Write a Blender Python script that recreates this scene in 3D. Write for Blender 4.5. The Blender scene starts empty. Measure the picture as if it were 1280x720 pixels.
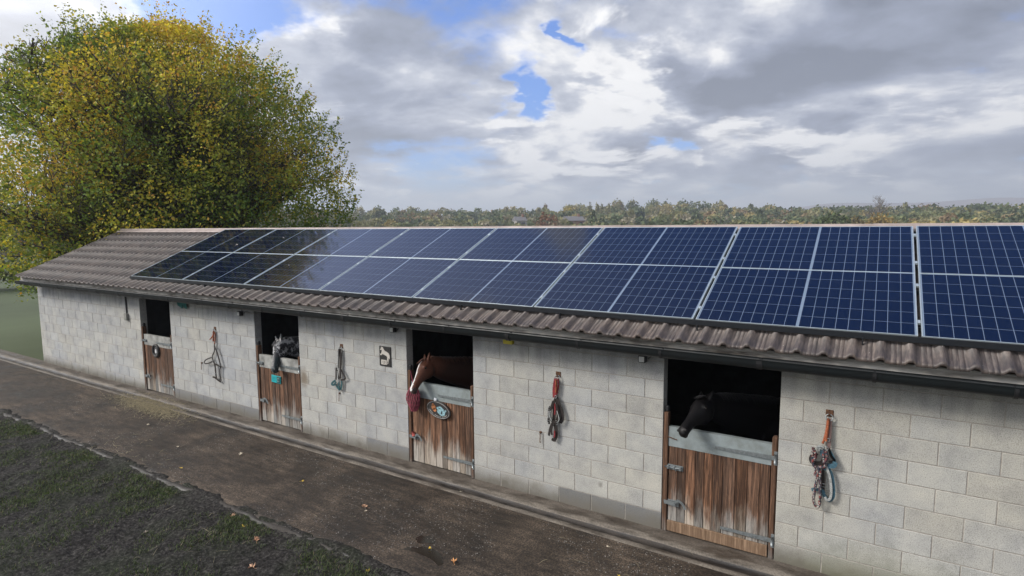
import bpy, bmesh, math, random
import numpy as np
from mathutils import Vector, Matrix, noise as mnoise

random.seed(7); RNG = np.random.default_rng(11)
SC = bpy.context.scene; COL = SC.collection
R = math.radians

# ------------------------------------------------------------------ camera, sky, sun, exposure
cam_d = bpy.data.cameras.new('camera'); cam = bpy.data.objects.new('camera', cam_d); COL.objects.link(cam)
cam_d.sensor_width = 36.0; cam_d.lens = 36.0 * 732.5 / 1280.0
cam_d.clip_start = 0.05; cam_d.clip_end = 20000
_r = Vector((0.84859049, 0.52901336, -0.00624829)); _u = Vector((-0.04972231, 0.09150656, 0.99456234)); _w = Vector((-0.52670852, 0.84366546, -0.10395536))
M = Matrix((( _r.x, _u.x, -_w.x), (_r.y, _u.y, -_w.y), (_r.z, _u.z, -_w.z)))
cam.matrix_world = Matrix.Translation((4.7046, -6.4938, 3.5743)) @ M.to_4x4()
SC.camera = cam
SC.view_settings.view_transform = 'Standard'; SC.view_settings.look = 'None'
SC.view_settings.gamma = 1.0; SC.view_settings.exposure = 0.60
try: SC.view_settings.use_curve_mapping = False
except Exception: pass

SUN_DIR = Vector((-0.64, -0.60, 0.56)).normalized()      # towards the sun
sun_d = bpy.data.lights.new('sun', 'SUN'); sun = bpy.data.objects.new('sun', sun_d); COL.objects.link(sun)
sun_d.energy = 2.6; sun_d.angle = R(16); sun_d.color = (1.0, 0.95, 0.885)
sun.rotation_euler = SUN_DIR.to_track_quat('Z', 'Y').to_euler(); sun.location = (0, 0, 40)

def nd(nt, typ, props=None, ins=None):
    n = nt.nodes.new(typ)
    for k, v in (props or {}).items(): setattr(n, k, v)
    for k, v in (ins or {}).items():
        s = n.inputs[k]
        if isinstance(v, bpy.types.NodeSocket): nt.links.new(v, s)
        else: s.default_value = v
    return n
def mth(nt, op, a, b=None, c=None, clamp=False):
    ins = {0: a}
    if b is not None: ins[1] = b
    if c is not None: ins[2] = c
    return nd(nt, 'ShaderNodeMath', {'operation': op, 'use_clamp': clamp}, ins).outputs[0]
def ramp(nt, fac, stops):
    n = nd(nt, 'ShaderNodeValToRGB', None, {'Fac': fac}); cr = n.color_ramp
    while len(cr.elements) < len(stops): cr.elements.new(0.5)
    for e, (p, c) in zip(cr.elements, stops):
        e.position = p; e.color = (c, c, c, 1) if isinstance(c, (int, float)) else (*c, 1)
    return n.outputs['Color']
def mixc(nt, fac, a, b, mode='MIX'):
    n = nd(nt, 'ShaderNodeMix', {'data_type': 'RGBA', 'blend_type': mode})
    for s, v in ((n.inputs[0], fac), (n.inputs[6], a), (n.inputs[7], b)):
        if isinstance(v, bpy.types.NodeSocket): nt.links.new(v, s)
        elif isinstance(v, (int, float)): s.default_value = v
        else: s.default_value = (*v, 1) if len(v) == 3 else v
    return n.outputs[2]

world = bpy.data.worlds.new('World'); SC.world = world; world.use_nodes = True
wt = world.node_tree; wt.nodes.clear()
sky = nd(wt, 'ShaderNodeTexSky', {'sky_type': 'NISHITA', 'sun_disc': False, 'sun_elevation': math.asin(SUN_DIR.z),
         'sun_rotation': math.atan2(SUN_DIR.x, SUN_DIR.y), 'altitude': 50, 'air_density': 1.0, 'dust_density': 1.0, 'ozone_density': 1.3})
tc = nd(wt, 'ShaderNodeTexCoord').outputs['Generated']
sx = nd(wt, 'ShaderNodeSeparateXYZ', None, {0: tc}); X_, Y_, Z_ = sx.outputs
az = mth(wt, 'MULTIPLY', mth(wt, 'ARCTAN2', X_, Y_), 57.2958)
el = mth(wt, 'MULTIPLY', mth(wt, 'ARCSINE', Z_), 57.2958)
zz = mth(wt, 'ADD', mth(wt, 'MAXIMUM', Z_, 0.0), 0.24)
plane = nd(wt, 'ShaderNodeCombineXYZ', None, {0: mth(wt, 'DIVIDE', X_, zz), 1: mth(wt, 'DIVIDE', Y_, zz), 2: 0.0}).outputs[0]
warp = nd(wt, 'ShaderNodeTexNoise', None, {'Vector': plane, 'Scale': 2.3, 'Detail': 5.0, 'Roughness': 0.6}).outputs['Color']
wv = nd(wt, 'ShaderNodeVectorMath', {'operation': 'SUBTRACT'}, {0: warp, 1: (0.5, 0.5, 0.5)}).outputs[0]
wv2 = nd(wt, 'ShaderNodeVectorMath', {'operation': 'MULTIPLY'}, {0: wv, 1: (22.0, 10.0, 0.0)}).outputs[0]
ae = nd(wt, 'ShaderNodeVectorMath', {'operation': 'ADD'}, {0: nd(wt, 'ShaderNodeCombineXYZ', None, {0: az, 1: el, 2: 0.0}).outputs[0], 1: wv2}).outputs[0]
def blobs(lst, start):
    acc = start
    for a0, e0, sa, se, amp in lst:
        d = nd(wt, 'ShaderNodeVectorMath', {'operation': 'SUBTRACT'}, {0: ae, 1: (a0, e0, 0)}).outputs[0]
        d = nd(wt, 'ShaderNodeVectorMath', {'operation': 'MULTIPLY'}, {0: d, 1: (1 / sa, 1 / se, 0)}).outputs[0]
        q = nd(wt, 'ShaderNodeVectorMath', {'operation': 'DOT_PRODUCT'}, {0: d, 1: d}).outputs['Value']
        acc = mth(wt, 'MULTIPLY_ADD', mth(wt, 'EXPONENT', mth(wt, 'MULTIPLY', q, -1.0)), amp, acc)
    return acc
n1 = nd(wt, 'ShaderNodeTexNoise', None, {'Vector': plane, 'Scale': 1.05, 'Detail': 10.0, 'Roughness': 0.53, 'Distortion': 0.25}).outputs['Fac']
off = nd(wt, 'ShaderNodeVectorMath', {'operation': 'ADD'}, {0: plane, 1: (-0.16, -0.13, 0.0)}).outputs[0]
n2 = nd(wt, 'ShaderNodeTexNoise', None, {'Vector': off, 'Scale': 1.05, 'Detail': 10.0, 'Roughness': 0.53, 'Distortion': 0.25}).outputs['Fac']
upv = nd(wt, 'ShaderNodeVectorMath', {'operation': 'SCALE'}, {0: plane, 'Scale': 0.91}).outputs[0]
n4 = nd(wt, 'ShaderNodeTexNoise', None, {'Vector': upv, 'Scale': 1.05, 'Detail': 10.0, 'Roughness': 0.53, 'Distortion': 0.25}).outputs['Fac']
edge = mth(wt, 'MULTIPLY', mth(wt, 'SUBTRACT', mth(wt, 'MULTIPLY', n1, 2.0), mth(wt, 'ADD', n2, n4)), 0.62)
cov = mth(wt, 'MULTIPLY_ADD', mth(wt, 'SUBTRACT', n1, 0.5), 3.0, 0.92)
cov = mth(wt, 'MULTIPLY_ADD', mth(wt, 'SUBTRACT', nd(wt, 'ShaderNodeTexNoise', None, {'Vector': plane, 'Scale': 5.5, 'Detail': 8.0, 'Roughness': 0.6}).outputs['Fac'], 0.5), 1.1, cov)
# holes of blue (azimuth, elevation, widths, amount)
COVER = [(-30.6, 12.6, 1.9, 2.3, -1.0), (-34.6, 11.6, 1.3, 1.3, -0.5), (-26.0, 18.0, 0.9, 1.5, -0.9), (-17.5, 7.9, 3.2, 0.9, -0.8),
         (-11.0, 7.0, 3.0, 0.6, -0.45), (-60.0, 18.4, 7.5, 2.9, -1.5), (-39.5, 5.2, 7.0, 2.2, -0.42), (-52.0, 32.0, 15.0, 7.5, -2.6), (-8.0, 48.0, 34.0, 12.0, -2.2), (-39.5, 39.5, 4.5, 4.5, 1.2),
         (-8.0, 2.0, 12.0, 1.2, -0.35), (-28.0, 2.2, 14.0, 1.0, -0.35), (60, 40, 30, 15, -0.5), (150, 50, 40, 20, -0.5),
         (-45, 14, 9, 5, 0.35), (-10, 13, 12, 5, 0.5)]
cov = blobs(COVER, cov)
up_ = nd(wt, 'ShaderNodeVectorMath', {'operation': 'SCALE'}, {0: plane, 'Scale': 0.90}).outputs[0]
cf = nd(wt, 'ShaderNodeMapRange', {'interpolation_type': 'SMOOTHSTEP'}, {'Value': cov, 'From Min': 0.22, 'From Max': 0.78}).outputs[0]
BRIGHT = [(-49.6, 18.0, 2.6, 2.2, 0.62), (-31.4, 9.4, 3.2, 1.6, 0.55), (-55.0, 17.2, 2.2, 1.0, 0.4), (-21.5, 13.5, 2.2, 3.2, 0.34), (-17.5, 10.4, 4.5, 1.5, 0.26),
          (-6.0, 7.2, 9.0, 1.8, 0.34), (-27.0, 5.6, 6.0, 1.4, 0.40), (-63.5, 16.5, 4, 2.5, 0.45), (-11.5, 11.8, 8.0, 2.4, -0.45), (-3.0, 15.5, 10.0, 3.0, -0.20),
          (-43.0, 12.0, 7.0, 5.0, -0.04), (-38.0, 7.5, 6.0, 1.8, -0.15), (-22.5, 14.5, 2.4, 5, 0.38), (-19.0, 10.8, 5, 1.3, 0.25), (-20, 1.5, 60, 2.2, 0.30), (-12, 9.0, 6, 0.9, -0.22), (-10, 5.0, 14, 0.8, -0.12),
          (-42, 40, 14, 9, 0.10)]
nb = nd(wt, 'ShaderNodeTexNoise', None, {'Vector': plane, 'Scale': 3.4, 'Detail': 7.0, 'Roughness': 0.55, 'Distortion': 0.5}).outputs['Fac']
billow = mth(wt, 'SUBTRACT', 0.22, mth(wt, 'ABSOLUTE', mth(wt, 'MULTIPLY', mth(wt, 'SUBTRACT', nb, 0.5), 2.0)))
edge = mth(wt, 'MULTIPLY_ADD', billow, 0.13, edge)
br = mth(wt, 'MULTIPLY_ADD', edge, 3.9, mth(wt, 'MULTIPLY_ADD', mth(wt, 'SUBTRACT', n1, 0.5), -0.25, 0.44))
br = mth(wt, 'MULTIPLY_ADD', mth(wt, 'SUBTRACT', 1.0, cf), 0.28, br)
br = blobs(BRIGHT, br)
# the cloud round the hidden sun, behind the photographer, glows
sdot = nd(wt, 'ShaderNodeVectorMath', {'operation': 'DOT_PRODUCT'}, {0: tc, 1: tuple(SUN_DIR)}).outputs['Value']
glow = nd(wt, 'ShaderNodeMapRange', {'interpolation_type': 'SMOOTHSTEP'}, {'Value': sdot, 'From Min': 0.15, 'From Max': 1.0, 'To Min': 0.0, 'To Max': 6.5}).outputs[0]
cc = ramp(wt, br, [(0.0, (0.86, 0.97, 1.28)), (0.40, (1.55, 1.72, 2.22)), (0.68, (2.75, 2.90, 3.30)), (0.92, (5.0, 4.95, 4.9))])
# a lower deck of cumulus heaps with crisp sunlit tops
def puffn(v): return nd(wt, 'ShaderNodeTexNoise', None, {'Vector': v, 'Scale': 2.3, 'Detail': 11.0, 'Roughness': 0.56, 'Distortion': 0.35}).outputs['Fac']
p1 = puffn(plane); p2 = puffn(nd(wt, 'ShaderNodeVectorMath', {'operation': 'SCALE'}, {0: plane, 'Scale': 0.945}).outputs[0])
PUFF = [(-52.0, 33.0, 20.0, 9.0, -1.0), (-8.0, 48.0, 36.0, 12.0, -1.0), (-39.5, 39.5, 4.0, 4.0, 0.9), (-27.0, 5.6, 8.0, 1.7, 0.26), (-5.0, 7.6, 10.0, 2.2, 0.30), (-31.5, 9.6, 3.4, 1.3, 0.24), (-20.5, 12.5, 3.6, 4.5, 0.30), (-50.0, 18.0, 3.5, 3.0, 0.30), (-62, 16, 5, 2, 0.25), (-40, 4.0, 14, 1.2, 0.12), (-10, 3.4, 16, 1.0, 0.12), (-3.0, 12.5, 9, 2.0, -0.25)]
pm = blobs(PUFF, mth(wt, 'ADD', mth(wt, 'MULTIPLY', mth(wt, 'SUBTRACT', p1, 0.5), 1.6), 0.36))
pf = nd(wt, 'ShaderNodeMapRange', {'interpolation_type': 'SMOOTHSTEP'}, {'Value': pm, 'From Min': 0.52, 'From Max': 0.68}).outputs[0]
pb = mth(wt, 'MULTIPLY_ADD', mth(wt, 'SUBTRACT', p1, p2), 5.5, mth(wt, 'MULTIPLY_ADD', mth(wt, 'SUBTRACT', pm, 0.6), -0.9, 0.70))
pc = ramp(wt, pb, [(0.12, (1.40, 1.50, 1.85)), (0.46, (2.6, 2.68, 2.95)), (0.85, (5.2, 5.15, 5.1))])
skyc = mixc(wt, 1.0, sky.outputs[0], (0.26, 0.52, 0.98), 'MULTIPLY')
hz = nd(wt, 'ShaderNodeMapRange', {'interpolation_type': 'SMOOTHSTEP'}, {'Value': el, 'From Min': 0.0, 'From Max': 9.0, 'To Min': 0.62, 'To Max': 0.0}).outputs[0]
skyc = mixc(wt, hz, skyc, (2.4, 2.85, 3.3))
mixed = mixc(wt, cf, skyc, cc)
mixed = mixc(wt, pf, mixed, pc)
mixed = mixc(wt, 1.0, mixed, mixc(wt, 1.0, nd(wt, 'ShaderNodeCombineColor', None, {0: glow, 1: glow, 2: glow}).outputs[0], (1.0, 0.96, 0.90), 'MULTIPLY'), 'ADD')
hz2 = nd(wt, 'ShaderNodeMapRange', {'interpolation_type': 'SMOOTHSTEP'}, {'Value': el, 'From Min': -1.0, 'From Max': 5.5, 'To Min': 0.62, 'To Max': 0.0}).outputs[0]
mixed = mixc(wt, hz2, mixed, (3.0, 3.4, 3.75))
bg = nd(wt, 'ShaderNodeBackground', None, {'Color': mixed, 'Strength': 0.15})
wo = nd(wt, 'ShaderNodeOutputWorld', None, {'Surface': bg.outputs[0]})

# ------------------------------------------------------------------ helpers
def link(o, parent=None):
    COL.objects.link(o)
    if parent is not None: o.parent = parent
    return o
def obj(name, bm_or_me, mats, parent=None, smooth=False):
    if isinstance(bm_or_me, bmesh.types.BMesh):
        me = bpy.data.meshes.new(name); bm_or_me.to_mesh(me); bm_or_me.free()
    else: me = bm_or_me
    for m in (mats if isinstance(mats, (list, tuple)) else [mats]): me.materials.append(m)
    if smooth: me.polygons.foreach_set('use_smooth', [True] * len(me.polygons))
    return link(bpy.data.objects.new(name, me), parent)
def tag(o, label=None, cat=None, group=None, kind=None):
    for k, v in (('label', label), ('category', cat), ('group', group), ('kind', kind)):
        if v: o[k] = v
    return o
def thing(name, label, cat, loc=(0, 0, 0), group=None):
    o = bpy.data.objects.new(name, None); o.empty_display_size = 0.2; link(o); o.location = loc
    return tag(o, label, cat, group)
def copy_tree(o, parent=None):
    c = o.copy(); COL.objects.link(c)
    if parent is not None: c.parent = parent
    for ch in list(o.children): copy_tree(ch, c)
    return c
def struct(o): return tag(o, kind='structure')
def box(bm, x0, x1, y0, y1, z0, z1, bev=0.0, mi=0):
    vs = [bm.verts.new((x, y, z)) for z in (z0, z1) for y in (y0, y1) for x in (x0, x1)]
    fs = [bm.faces.new([vs[i] for i in f]) for f in ((0, 2, 3, 1), (4, 5, 7, 6), (0, 1, 5, 4), (2, 6, 7, 3), (0, 4, 6, 2), (1, 3, 7, 5))]
    for f in fs: f.material_index = mi
    if bev > 0:
        es = {e for f in fs for e in f.edges}
        bmesh.ops.bevel(bm, geom=list(es), offset=bev, segments=1, affect='EDGES', profile=0.5)
    return vs
def catmull(pts, n=6):
    pts = [Vector(p) for p in pts]
    if len(pts) < 3: return pts
    out = []
    P = [pts[0] * 2 - pts[1]] + pts + [pts[-1] * 2 - pts[-2]]
    for i in range(1, len(P) - 2):
        for k in range(n):
            t = k / n
            out.append(0.5 * ((2 * P[i]) + (P[i + 1] - P[i - 1]) * t + (2 * P[i - 1] - 5 * P[i] + 4 * P[i + 1] - P[i + 2]) * t * t + (3 * P[i] - P[i - 1] - 3 * P[i + 1] + P[i + 2]) * t ** 3))
    out.append(pts[-1]); return out
def tube(bm, pts, r, seg=8, closed=False, mi=0, r_end=None):
    pts = [Vector(p) for p in pts]; n = len(pts); rings = []
    for i, p in enumerate(pts):
        a = pts[i - 1] if (i > 0 or closed) else p; b = pts[(i + 1) % n] if (i < n - 1 or closed) else p
        t = (b - a).normalized() if (b - a).length > 1e-9 else Vector((0, 0, 1))
        u = t.cross(Vector((0, 0, 1)));
        if u.length < 1e-3: u = t.cross(Vector((0, 1, 0)))
        u.normalize(); v = t.cross(u)
        rr = r if r_end is None else r + (r_end - r) * i / (n - 1)
        rings.append([bm.verts.new(p + (u * math.cos(2 * math.pi * k / seg) + v * math.sin(2 * math.pi * k / seg)) * rr) for k in range(seg)])
    m = n if closed else n - 1
    for i in range(m):
        A, B = rings[i], rings[(i + 1) % n]
        for k in range(seg):
            f = bm.faces.new((A[k], A[(k + 1) % seg], B[(k + 1) % seg], B[k])); f.material_index = mi; f.smooth = True
    if not closed:
        for rg, rev in ((rings[0], False), (rings[-1], True)):
            f = bm.faces.new(rg if not rev else rg[::-1]); f.material_index = mi
def strap(bm, pts, w, t=0.004, face=(0, -1, 0), mi=0, smooth_n=6):
    """flat band along a curve, its broad side turned towards 'face'"""
    pts = catmull(pts, smooth_n) if smooth_n else [Vector(p) for p in pts]
    fc = Vector(face).normalized(); rings = []
    for i, p in enumerate(pts):
        a = pts[max(0, i - 1)]; b = pts[min(len(pts) - 1, i + 1)]
        tg = (b - a).normalized(); s = tg.cross(fc)
        if s.length < 0.05: s = Vector((1, 0, 0))
        s.normalize(); n = s.cross(tg).normalized()
        rings.append([bm.verts.new(p + s * (w / 2) * i1 + n * (t / 2) * j1) for i1, j1 in ((-1, -1), (1, -1), (1, 1), (-1, 1))])
    for A, B in zip(rings[:-1], rings[1:]):
        for k in range(4):
            f = bm.faces.new((A[k], A[(k + 1) % 4], B[(k + 1) % 4], B[k])); f.material_index = mi
    bm.faces.new(rings[0]).material_index = mi; bm.faces.new(rings[-1][::-1]).material_index = mi
def cyl(bm, p0, p1, r, seg=12, r1=None, mi=0):
    tube(bm, [p0, p1], r, seg, mi=mi, r_end=r1)
def sphere(bm, c, r, sc=(1, 1, 1), seg=12, mi=0):
    res = bmesh.ops.create_uvsphere(bm, u_segments=seg, v_segments=max(6, seg // 2 + 2), radius=r, matrix=Matrix.Translation(c) @ Matrix.Diagonal((*sc, 1)))
    for f in {f for v in res['verts'] for f in v.link_faces}: f.material_index = mi; f.smooth = True
def new(): return bmesh.new()
def me_from_np(name, V, F, cols=None):
    """V (n,3), F (m,k) int; cols (m,3) per-face colour"""
    me = bpy.data.meshes.new(name); k = F.shape[1]
    me.vertices.add(len(V)); me.vertices.foreach_set('co', V.astype(np.float32).ravel())
    me.loops.add(F.size); me.loops.foreach_set('vertex_index', F.astype(np.int32).ravel())
    me.polygons.add(len(F)); me.polygons.foreach_set('loop_start', np.arange(0, F.size, k, dtype=np.int32))
    me.update(calc_edges=True)
    if cols is not None:
        ca = me.color_attributes.new('tint', 'FLOAT_COLOR', 'CORNER')
        c4 = np.concatenate([cols, np.ones((len(cols), 1))], 1)
        ca.data.foreach_set('color', np.repeat(c4, k, axis=0).astype(np.float32).ravel())
    return me
def paint_faces(bm, faces, col):
    lay = bm.loops.layers.float_color.get('tint') or bm.loops.layers.float_color.new('tint')
    for f in faces:
        for l in f.loops: l[lay] = (*col, 1)

# ------------------------------------------------------------------ materials
def pmat(name, col=(0.5, 0.5, 0.5), rough=0.7, metal=0.0, var=0.25, scale=8.0, bump=0.15, bscale=40.0, bdist=0.01, attr=False, coat=0.0, stretch=(1, 1, 1), spec=0.5, col2=None, trans=None):
    m = bpy.data.materials.new(name); m.use_nodes = True; nt = m.node_tree
    b = nt.nodes['Principled BSDF']; co = nd(nt, 'ShaderNodeTexCoord').outputs['Object']
    mp = nd(nt, 'ShaderNodeMapping', None, {'Vector': co, 'Scale': stretch}).outputs[0]
    n = nd(nt, 'ShaderNodeTexNoise', None, {'Vector': mp, 'Scale': scale, 'Detail': 6.0, 'Roughness': 0.6}).outputs['Fac']
    c2 = col2 or tuple(c * (1 - var * 1.4) for c in col)
    c1 = tuple(min(1, c * (1 + var)) for c in col) if col2 is None else col
    cr = ramp(nt, n, [(0.32, c2), (0.68, c1)])
    if attr:
        a = nd(nt, 'ShaderNodeVertexColor', {'layer_name': 'tint'}).outputs['Color']
        cr = mixc(nt, 1.0, cr, a, 'MULTIPLY')
    nt.links.new(cr, b.inputs['Base Color'])
    b.inputs['Metallic'].default_value = metal; b.inputs['Specular IOR Level'].default_value = spec
    rr = nd(nt, 'ShaderNodeMapRange', None, {'Value': n, 'From Min': 0.3, 'From Max': 0.7, 'To Min': min(1, rough + 0.08), 'To Max': max(0.02, rough - 0.08)}).outputs[0]
    nt.links.new(rr, b.inputs['Roughness'])
    if bump:
        n2_ = nd(nt, 'ShaderNodeTexNoise', None, {'Vector': mp, 'Scale': bscale, 'Detail': 5.0, 'Roughness': 0.65}).outputs['Fac']
        nt.links.new(nd(nt, 'ShaderNodeBump', None, {'Strength': bump, 'Distance': bdist, 'Height': n2_}).outputs[0], b.inputs['Normal'])
    if coat: b.inputs['Coat Weight'].default_value = coat; b.inputs['Coat Roughness'].default_value = 0.05
    return m

# concrete block: tint per block x mottling x pits x stains
m_block = bpy.data.materials.new('concrete_block'); m_block.use_nodes = True; nt = m_block.node_tree; b = nt.nodes['Principled BSDF']
co = nd(nt, 'ShaderNodeTexCoord').outputs['Object']
a = nd(nt, 'ShaderNodeVertexColor', {'layer_name': 'tint'}).outputs['Color']
nA = nd(nt, 'ShaderNodeTexNoise', None, {'Vector': co, 'Scale': 3.2, 'Detail': 8.0, 'Roughness': 0.68}).outputs['Fac']
nB = nd(nt, 'ShaderNodeTexNoise', None, {'Vector': co, 'Scale': 110.0, 'Detail': 4.0, 'Roughness': 0.75}).outputs['Fac']
nC = nd(nt, 'ShaderNodeTexNoise', None, {'Vector': co, 'Scale': 0.8, 'Detail': 4.0, 'Roughness': 0.6}).outputs['Fac']
c = mixc(nt, 1.0, a, ramp(nt, nA, [(0.28, (0.70, 0.70, 0.70)), (0.5, (0.92, 0.92, 0.91)), (0.75, (1.1, 1.09, 1.06))]), 'MULTIPLY')
c = mixc(nt, 1.0, c, ramp(nt, nB, [(0.36, (0.55, 0.55, 0.55)), (0.48, (0.93, 0.93, 0.93)), (0.66, (1.12, 1.12, 1.12))]), 'MULTIPLY')
c = mixc(nt, 1.0, c, ramp(nt, nC, [(0.35, (0.92, 0.95, 0.97)), (0.65, (1.03, 1.03, 0.97))]), 'MULTIPLY')
sz = nd(nt, 'ShaderNodeSeparateXYZ', None, {0: co})
# splashed dirt low on the wall and streaky darkening towards the wall top
spl = mth(nt, 'MULTIPLY_ADD', nA, 0.32, mth(nt, 'MULTIPLY', sz.outputs[2], -0.9))
splf = nd(nt, 'ShaderNodeMapRange', {'interpolation_type': 'SMOOTHSTEP'}, {'Value': spl, 'From Min': -0.10, 'From Max': 0.16}).outputs[0]
c = mixc(nt, splf, c, (0.135, 0.125, 0.105))
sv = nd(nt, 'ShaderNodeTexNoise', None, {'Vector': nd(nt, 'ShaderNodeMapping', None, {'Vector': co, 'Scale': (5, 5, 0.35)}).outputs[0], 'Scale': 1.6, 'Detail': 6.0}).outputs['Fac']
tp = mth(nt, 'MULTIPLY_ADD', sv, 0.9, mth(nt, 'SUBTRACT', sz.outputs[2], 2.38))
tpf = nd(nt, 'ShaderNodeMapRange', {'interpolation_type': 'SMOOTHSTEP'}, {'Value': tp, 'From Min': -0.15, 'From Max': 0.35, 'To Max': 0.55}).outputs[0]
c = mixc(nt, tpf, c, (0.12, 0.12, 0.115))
for sx_, sz_, rx_, rz_, am_, cl_ in ((-3.58, 1.0, 0.11, 0.15, 0.75, (0.13, 0.09, 0.05)), (1.93, 0.38, 0.03, 0.04, 0.5, (0.09, 0.08, 0.07)), (4.9, 0.05, 0.9, 0.35, 0.30, (0.13, 0.14, 0.06)), (-0.6 - 0.85, 1.34, 0.02, 0.02, 0.0, (0.4, 0.4, 0.3))):
    dv = nd(nt, 'ShaderNodeVectorMath', {'operation': 'MULTIPLY'}, {0: nd(nt, 'ShaderNodeVectorMath', {'operation': 'SUBTRACT'}, {0: co, 1: (sx_, 0, sz_)}).outputs[0], 1: (1 / rx_, 0, 1 / rz_)}).outputs[0]
    q_ = nd(nt, 'ShaderNodeVectorMath', {'operation': 'LENGTH'}, {0: dv}).outputs['Value']
    q_ = mth(nt, 'ADD', q_, mth(nt, 'MULTIPLY', mth(nt, 'SUBTRACT', nA, 0.5), 2.2))
    c = mixc(nt, nd(nt, 'ShaderNodeMapRange', {'interpolation_type': 'SMOOTHSTEP'}, {'Value': q_, 'From Min': 0.3, 'From Max': 1.5, 'To Min': am_, 'To Max': 0.0}).outputs[0], c, cl_)
nt.links.new(c, b.inputs['Base Color']); b.inputs['Roughness'].default_value = 0.93; b.inputs['Specular IOR Level'].default_value = 0.25
nt.links.new(nd(nt, 'ShaderNodeBump', None, {'Strength': 0.55, 'Distance': 0.006, 'Height': nB}).outputs[0], b.inputs['Normal'])

m_mortar = pmat('mortar', (0.31, 0.285, 0.25), 0.95, var=0.2, scale=20, bump=0.4, bscale=90, bdist=0.004)

# weathered boards: brown above, bleached grey near the foot
def wood_mat(name, dark, light, grey, grey_z, attr=True, rough=0.85):
    m = bpy.data.materials.new(name); m.use_nodes = True; nt = m.node_tree; b = nt.nodes['Principled BSDF']
    co = nd(nt, 'ShaderNodeTexCoord').outputs['Object']
    mp = nd(nt, 'ShaderNodeMapping', None, {'Vector': co, 'Scale': (1, 1, 0.045)}).outputs[0]
    g = nd(nt, 'ShaderNodeTexNoise', None, {'Vector': mp, 'Scale': 70.0, 'Detail': 7.0, 'Roughness': 0.7, 'Distortion': 0.4}).outputs['Fac']
    g2 = nd(nt, 'ShaderNodeTexNoise', None, {'Vector': nd(nt, 'ShaderNodeMapping', None, {'Vector': co, 'Scale': (1, 1, 0.25)}).outputs[0], 'Scale': 9.0, 'Detail': 6.0, 'Roughness': 0.65}).outputs['Fac']
    c = ramp(nt, g, [(0.36, dark), (0.50, tuple((p + q) / 2.4 for p, q in zip(dark, light))), (0.64, tuple(q * 1.15 for q in light))])
    gz = ramp(nt, g, [(0.38, tuple(v * 0.30 for v in grey)), (0.52, tuple(v * 0.8 for v in grey)), (0.66, grey)])
    sp = nd(nt, 'ShaderNodeSeparateXYZ', None, {0: co})
    wz = mth(nt, 'ADD', mth(nt, 'MULTIPLY', sp.outputs[2], -1.35), mth(nt, 'MULTIPLY', g2, 1.5))
    f = nd(nt, 'ShaderNodeMapRange', {'interpolation_type': 'SMOOTHSTEP'}, {'Value': wz, 'From Min': grey_z - 0.22, 'From Max': grey_z + 0.32}).outputs[0]
    c = mixc(nt, f, c, gz)
    c = mixc(nt, ramp(nt, g2, [(0.60, 0.0), (0.78, 0.7)]), c, tuple(v * 0.35 for v in dark))
    if attr: c = mixc(nt, 1.0, c, nd(nt, 'ShaderNodeVertexColor', {'layer_name': 'tint'}).outputs['Color'], 'MULTIPLY')
    nt.links.new(c, b.inputs['Base Color']); b.inputs['Roughness'].default_value = rough; b.inputs['Specular IOR Level'].default_value = 0.3
    nt.links.new(nd(nt, 'ShaderNodeBump', None, {'Strength': 0.5, 'Distance': 0.004, 'Height': g}).outputs[0], b.inputs['Normal'])
    return m
m_board = wood_mat('weathered_boards', (0.035, 0.020, 0.013), (0.190, 0.104, 0.064), (0.36, 0.335, 0.30), 0.26)
m_post = wood_mat('post_timber', (0.045, 0.024, 0.014), (0.16, 0.085, 0.05), (0.22, 0.20, 0.18), 0.55, attr=False)
m_kick = wood_mat('new_timber', (0.12, 0.072, 0.042), (0.27, 0.18, 0.115), (0.27, 0.21, 0.155), 1.2, attr=False)
m_fascia = pmat('weathered_fascia', (0.56, 0.53, 0.48), 0.9, var=0.45, scale=14, bump=0.5, bscale=50, stretch=(0.15, 1, 1), col2=(0.10, 0.085, 0.07))
m_rafter = pmat('rafter_timber', (0.10, 0.07, 0.05), 0.9)
m_galv = pmat('galvanised_steel', (0.34, 0.39, 0.40), 0.48, metal=0.35, var=0.18, scale=7, bump=0.12, bscale=25, col2=(0.22, 0.245, 0.235))
m_plate_worn = pmat('worn_galvanised_sheet', (0.30, 0.30, 0.28), 0.6, metal=0.15, var=0.35, scale=6, bump=0.15, bscale=20)
m_steel = pmat('zinc_ironmongery', (0.25, 0.275, 0.28), 0.42, metal=0.6, var=0.2, scale=30, bump=0.1)
m_rust = pmat('rusty_iron', (0.13, 0.065, 0.035), 0.85, metal=0.2, var=0.5, scale=40, bump=0.4)
m_tile = None
m_gutter = pmat('black_gutter_plastic', (0.006, 0.0085, 0.0095), 0.45, var=0.3, scale=5, bump=0.05)
m_black = pmat('black_plastic', (0.012, 0.012, 0.013), 0.5, var=0.2)
m_rail = pmat('black_anodised_rail', (0.012, 0.014, 0.018), 0.4, metal=0.3, var=0.2)
m_alu = pmat('brushed_aluminium', (0.46, 0.52, 0.54), 0.38, metal=0.55, var=0.08, scale=10, bump=0.05)
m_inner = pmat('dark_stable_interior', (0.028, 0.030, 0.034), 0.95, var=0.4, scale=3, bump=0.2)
m_kerb = None

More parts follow.
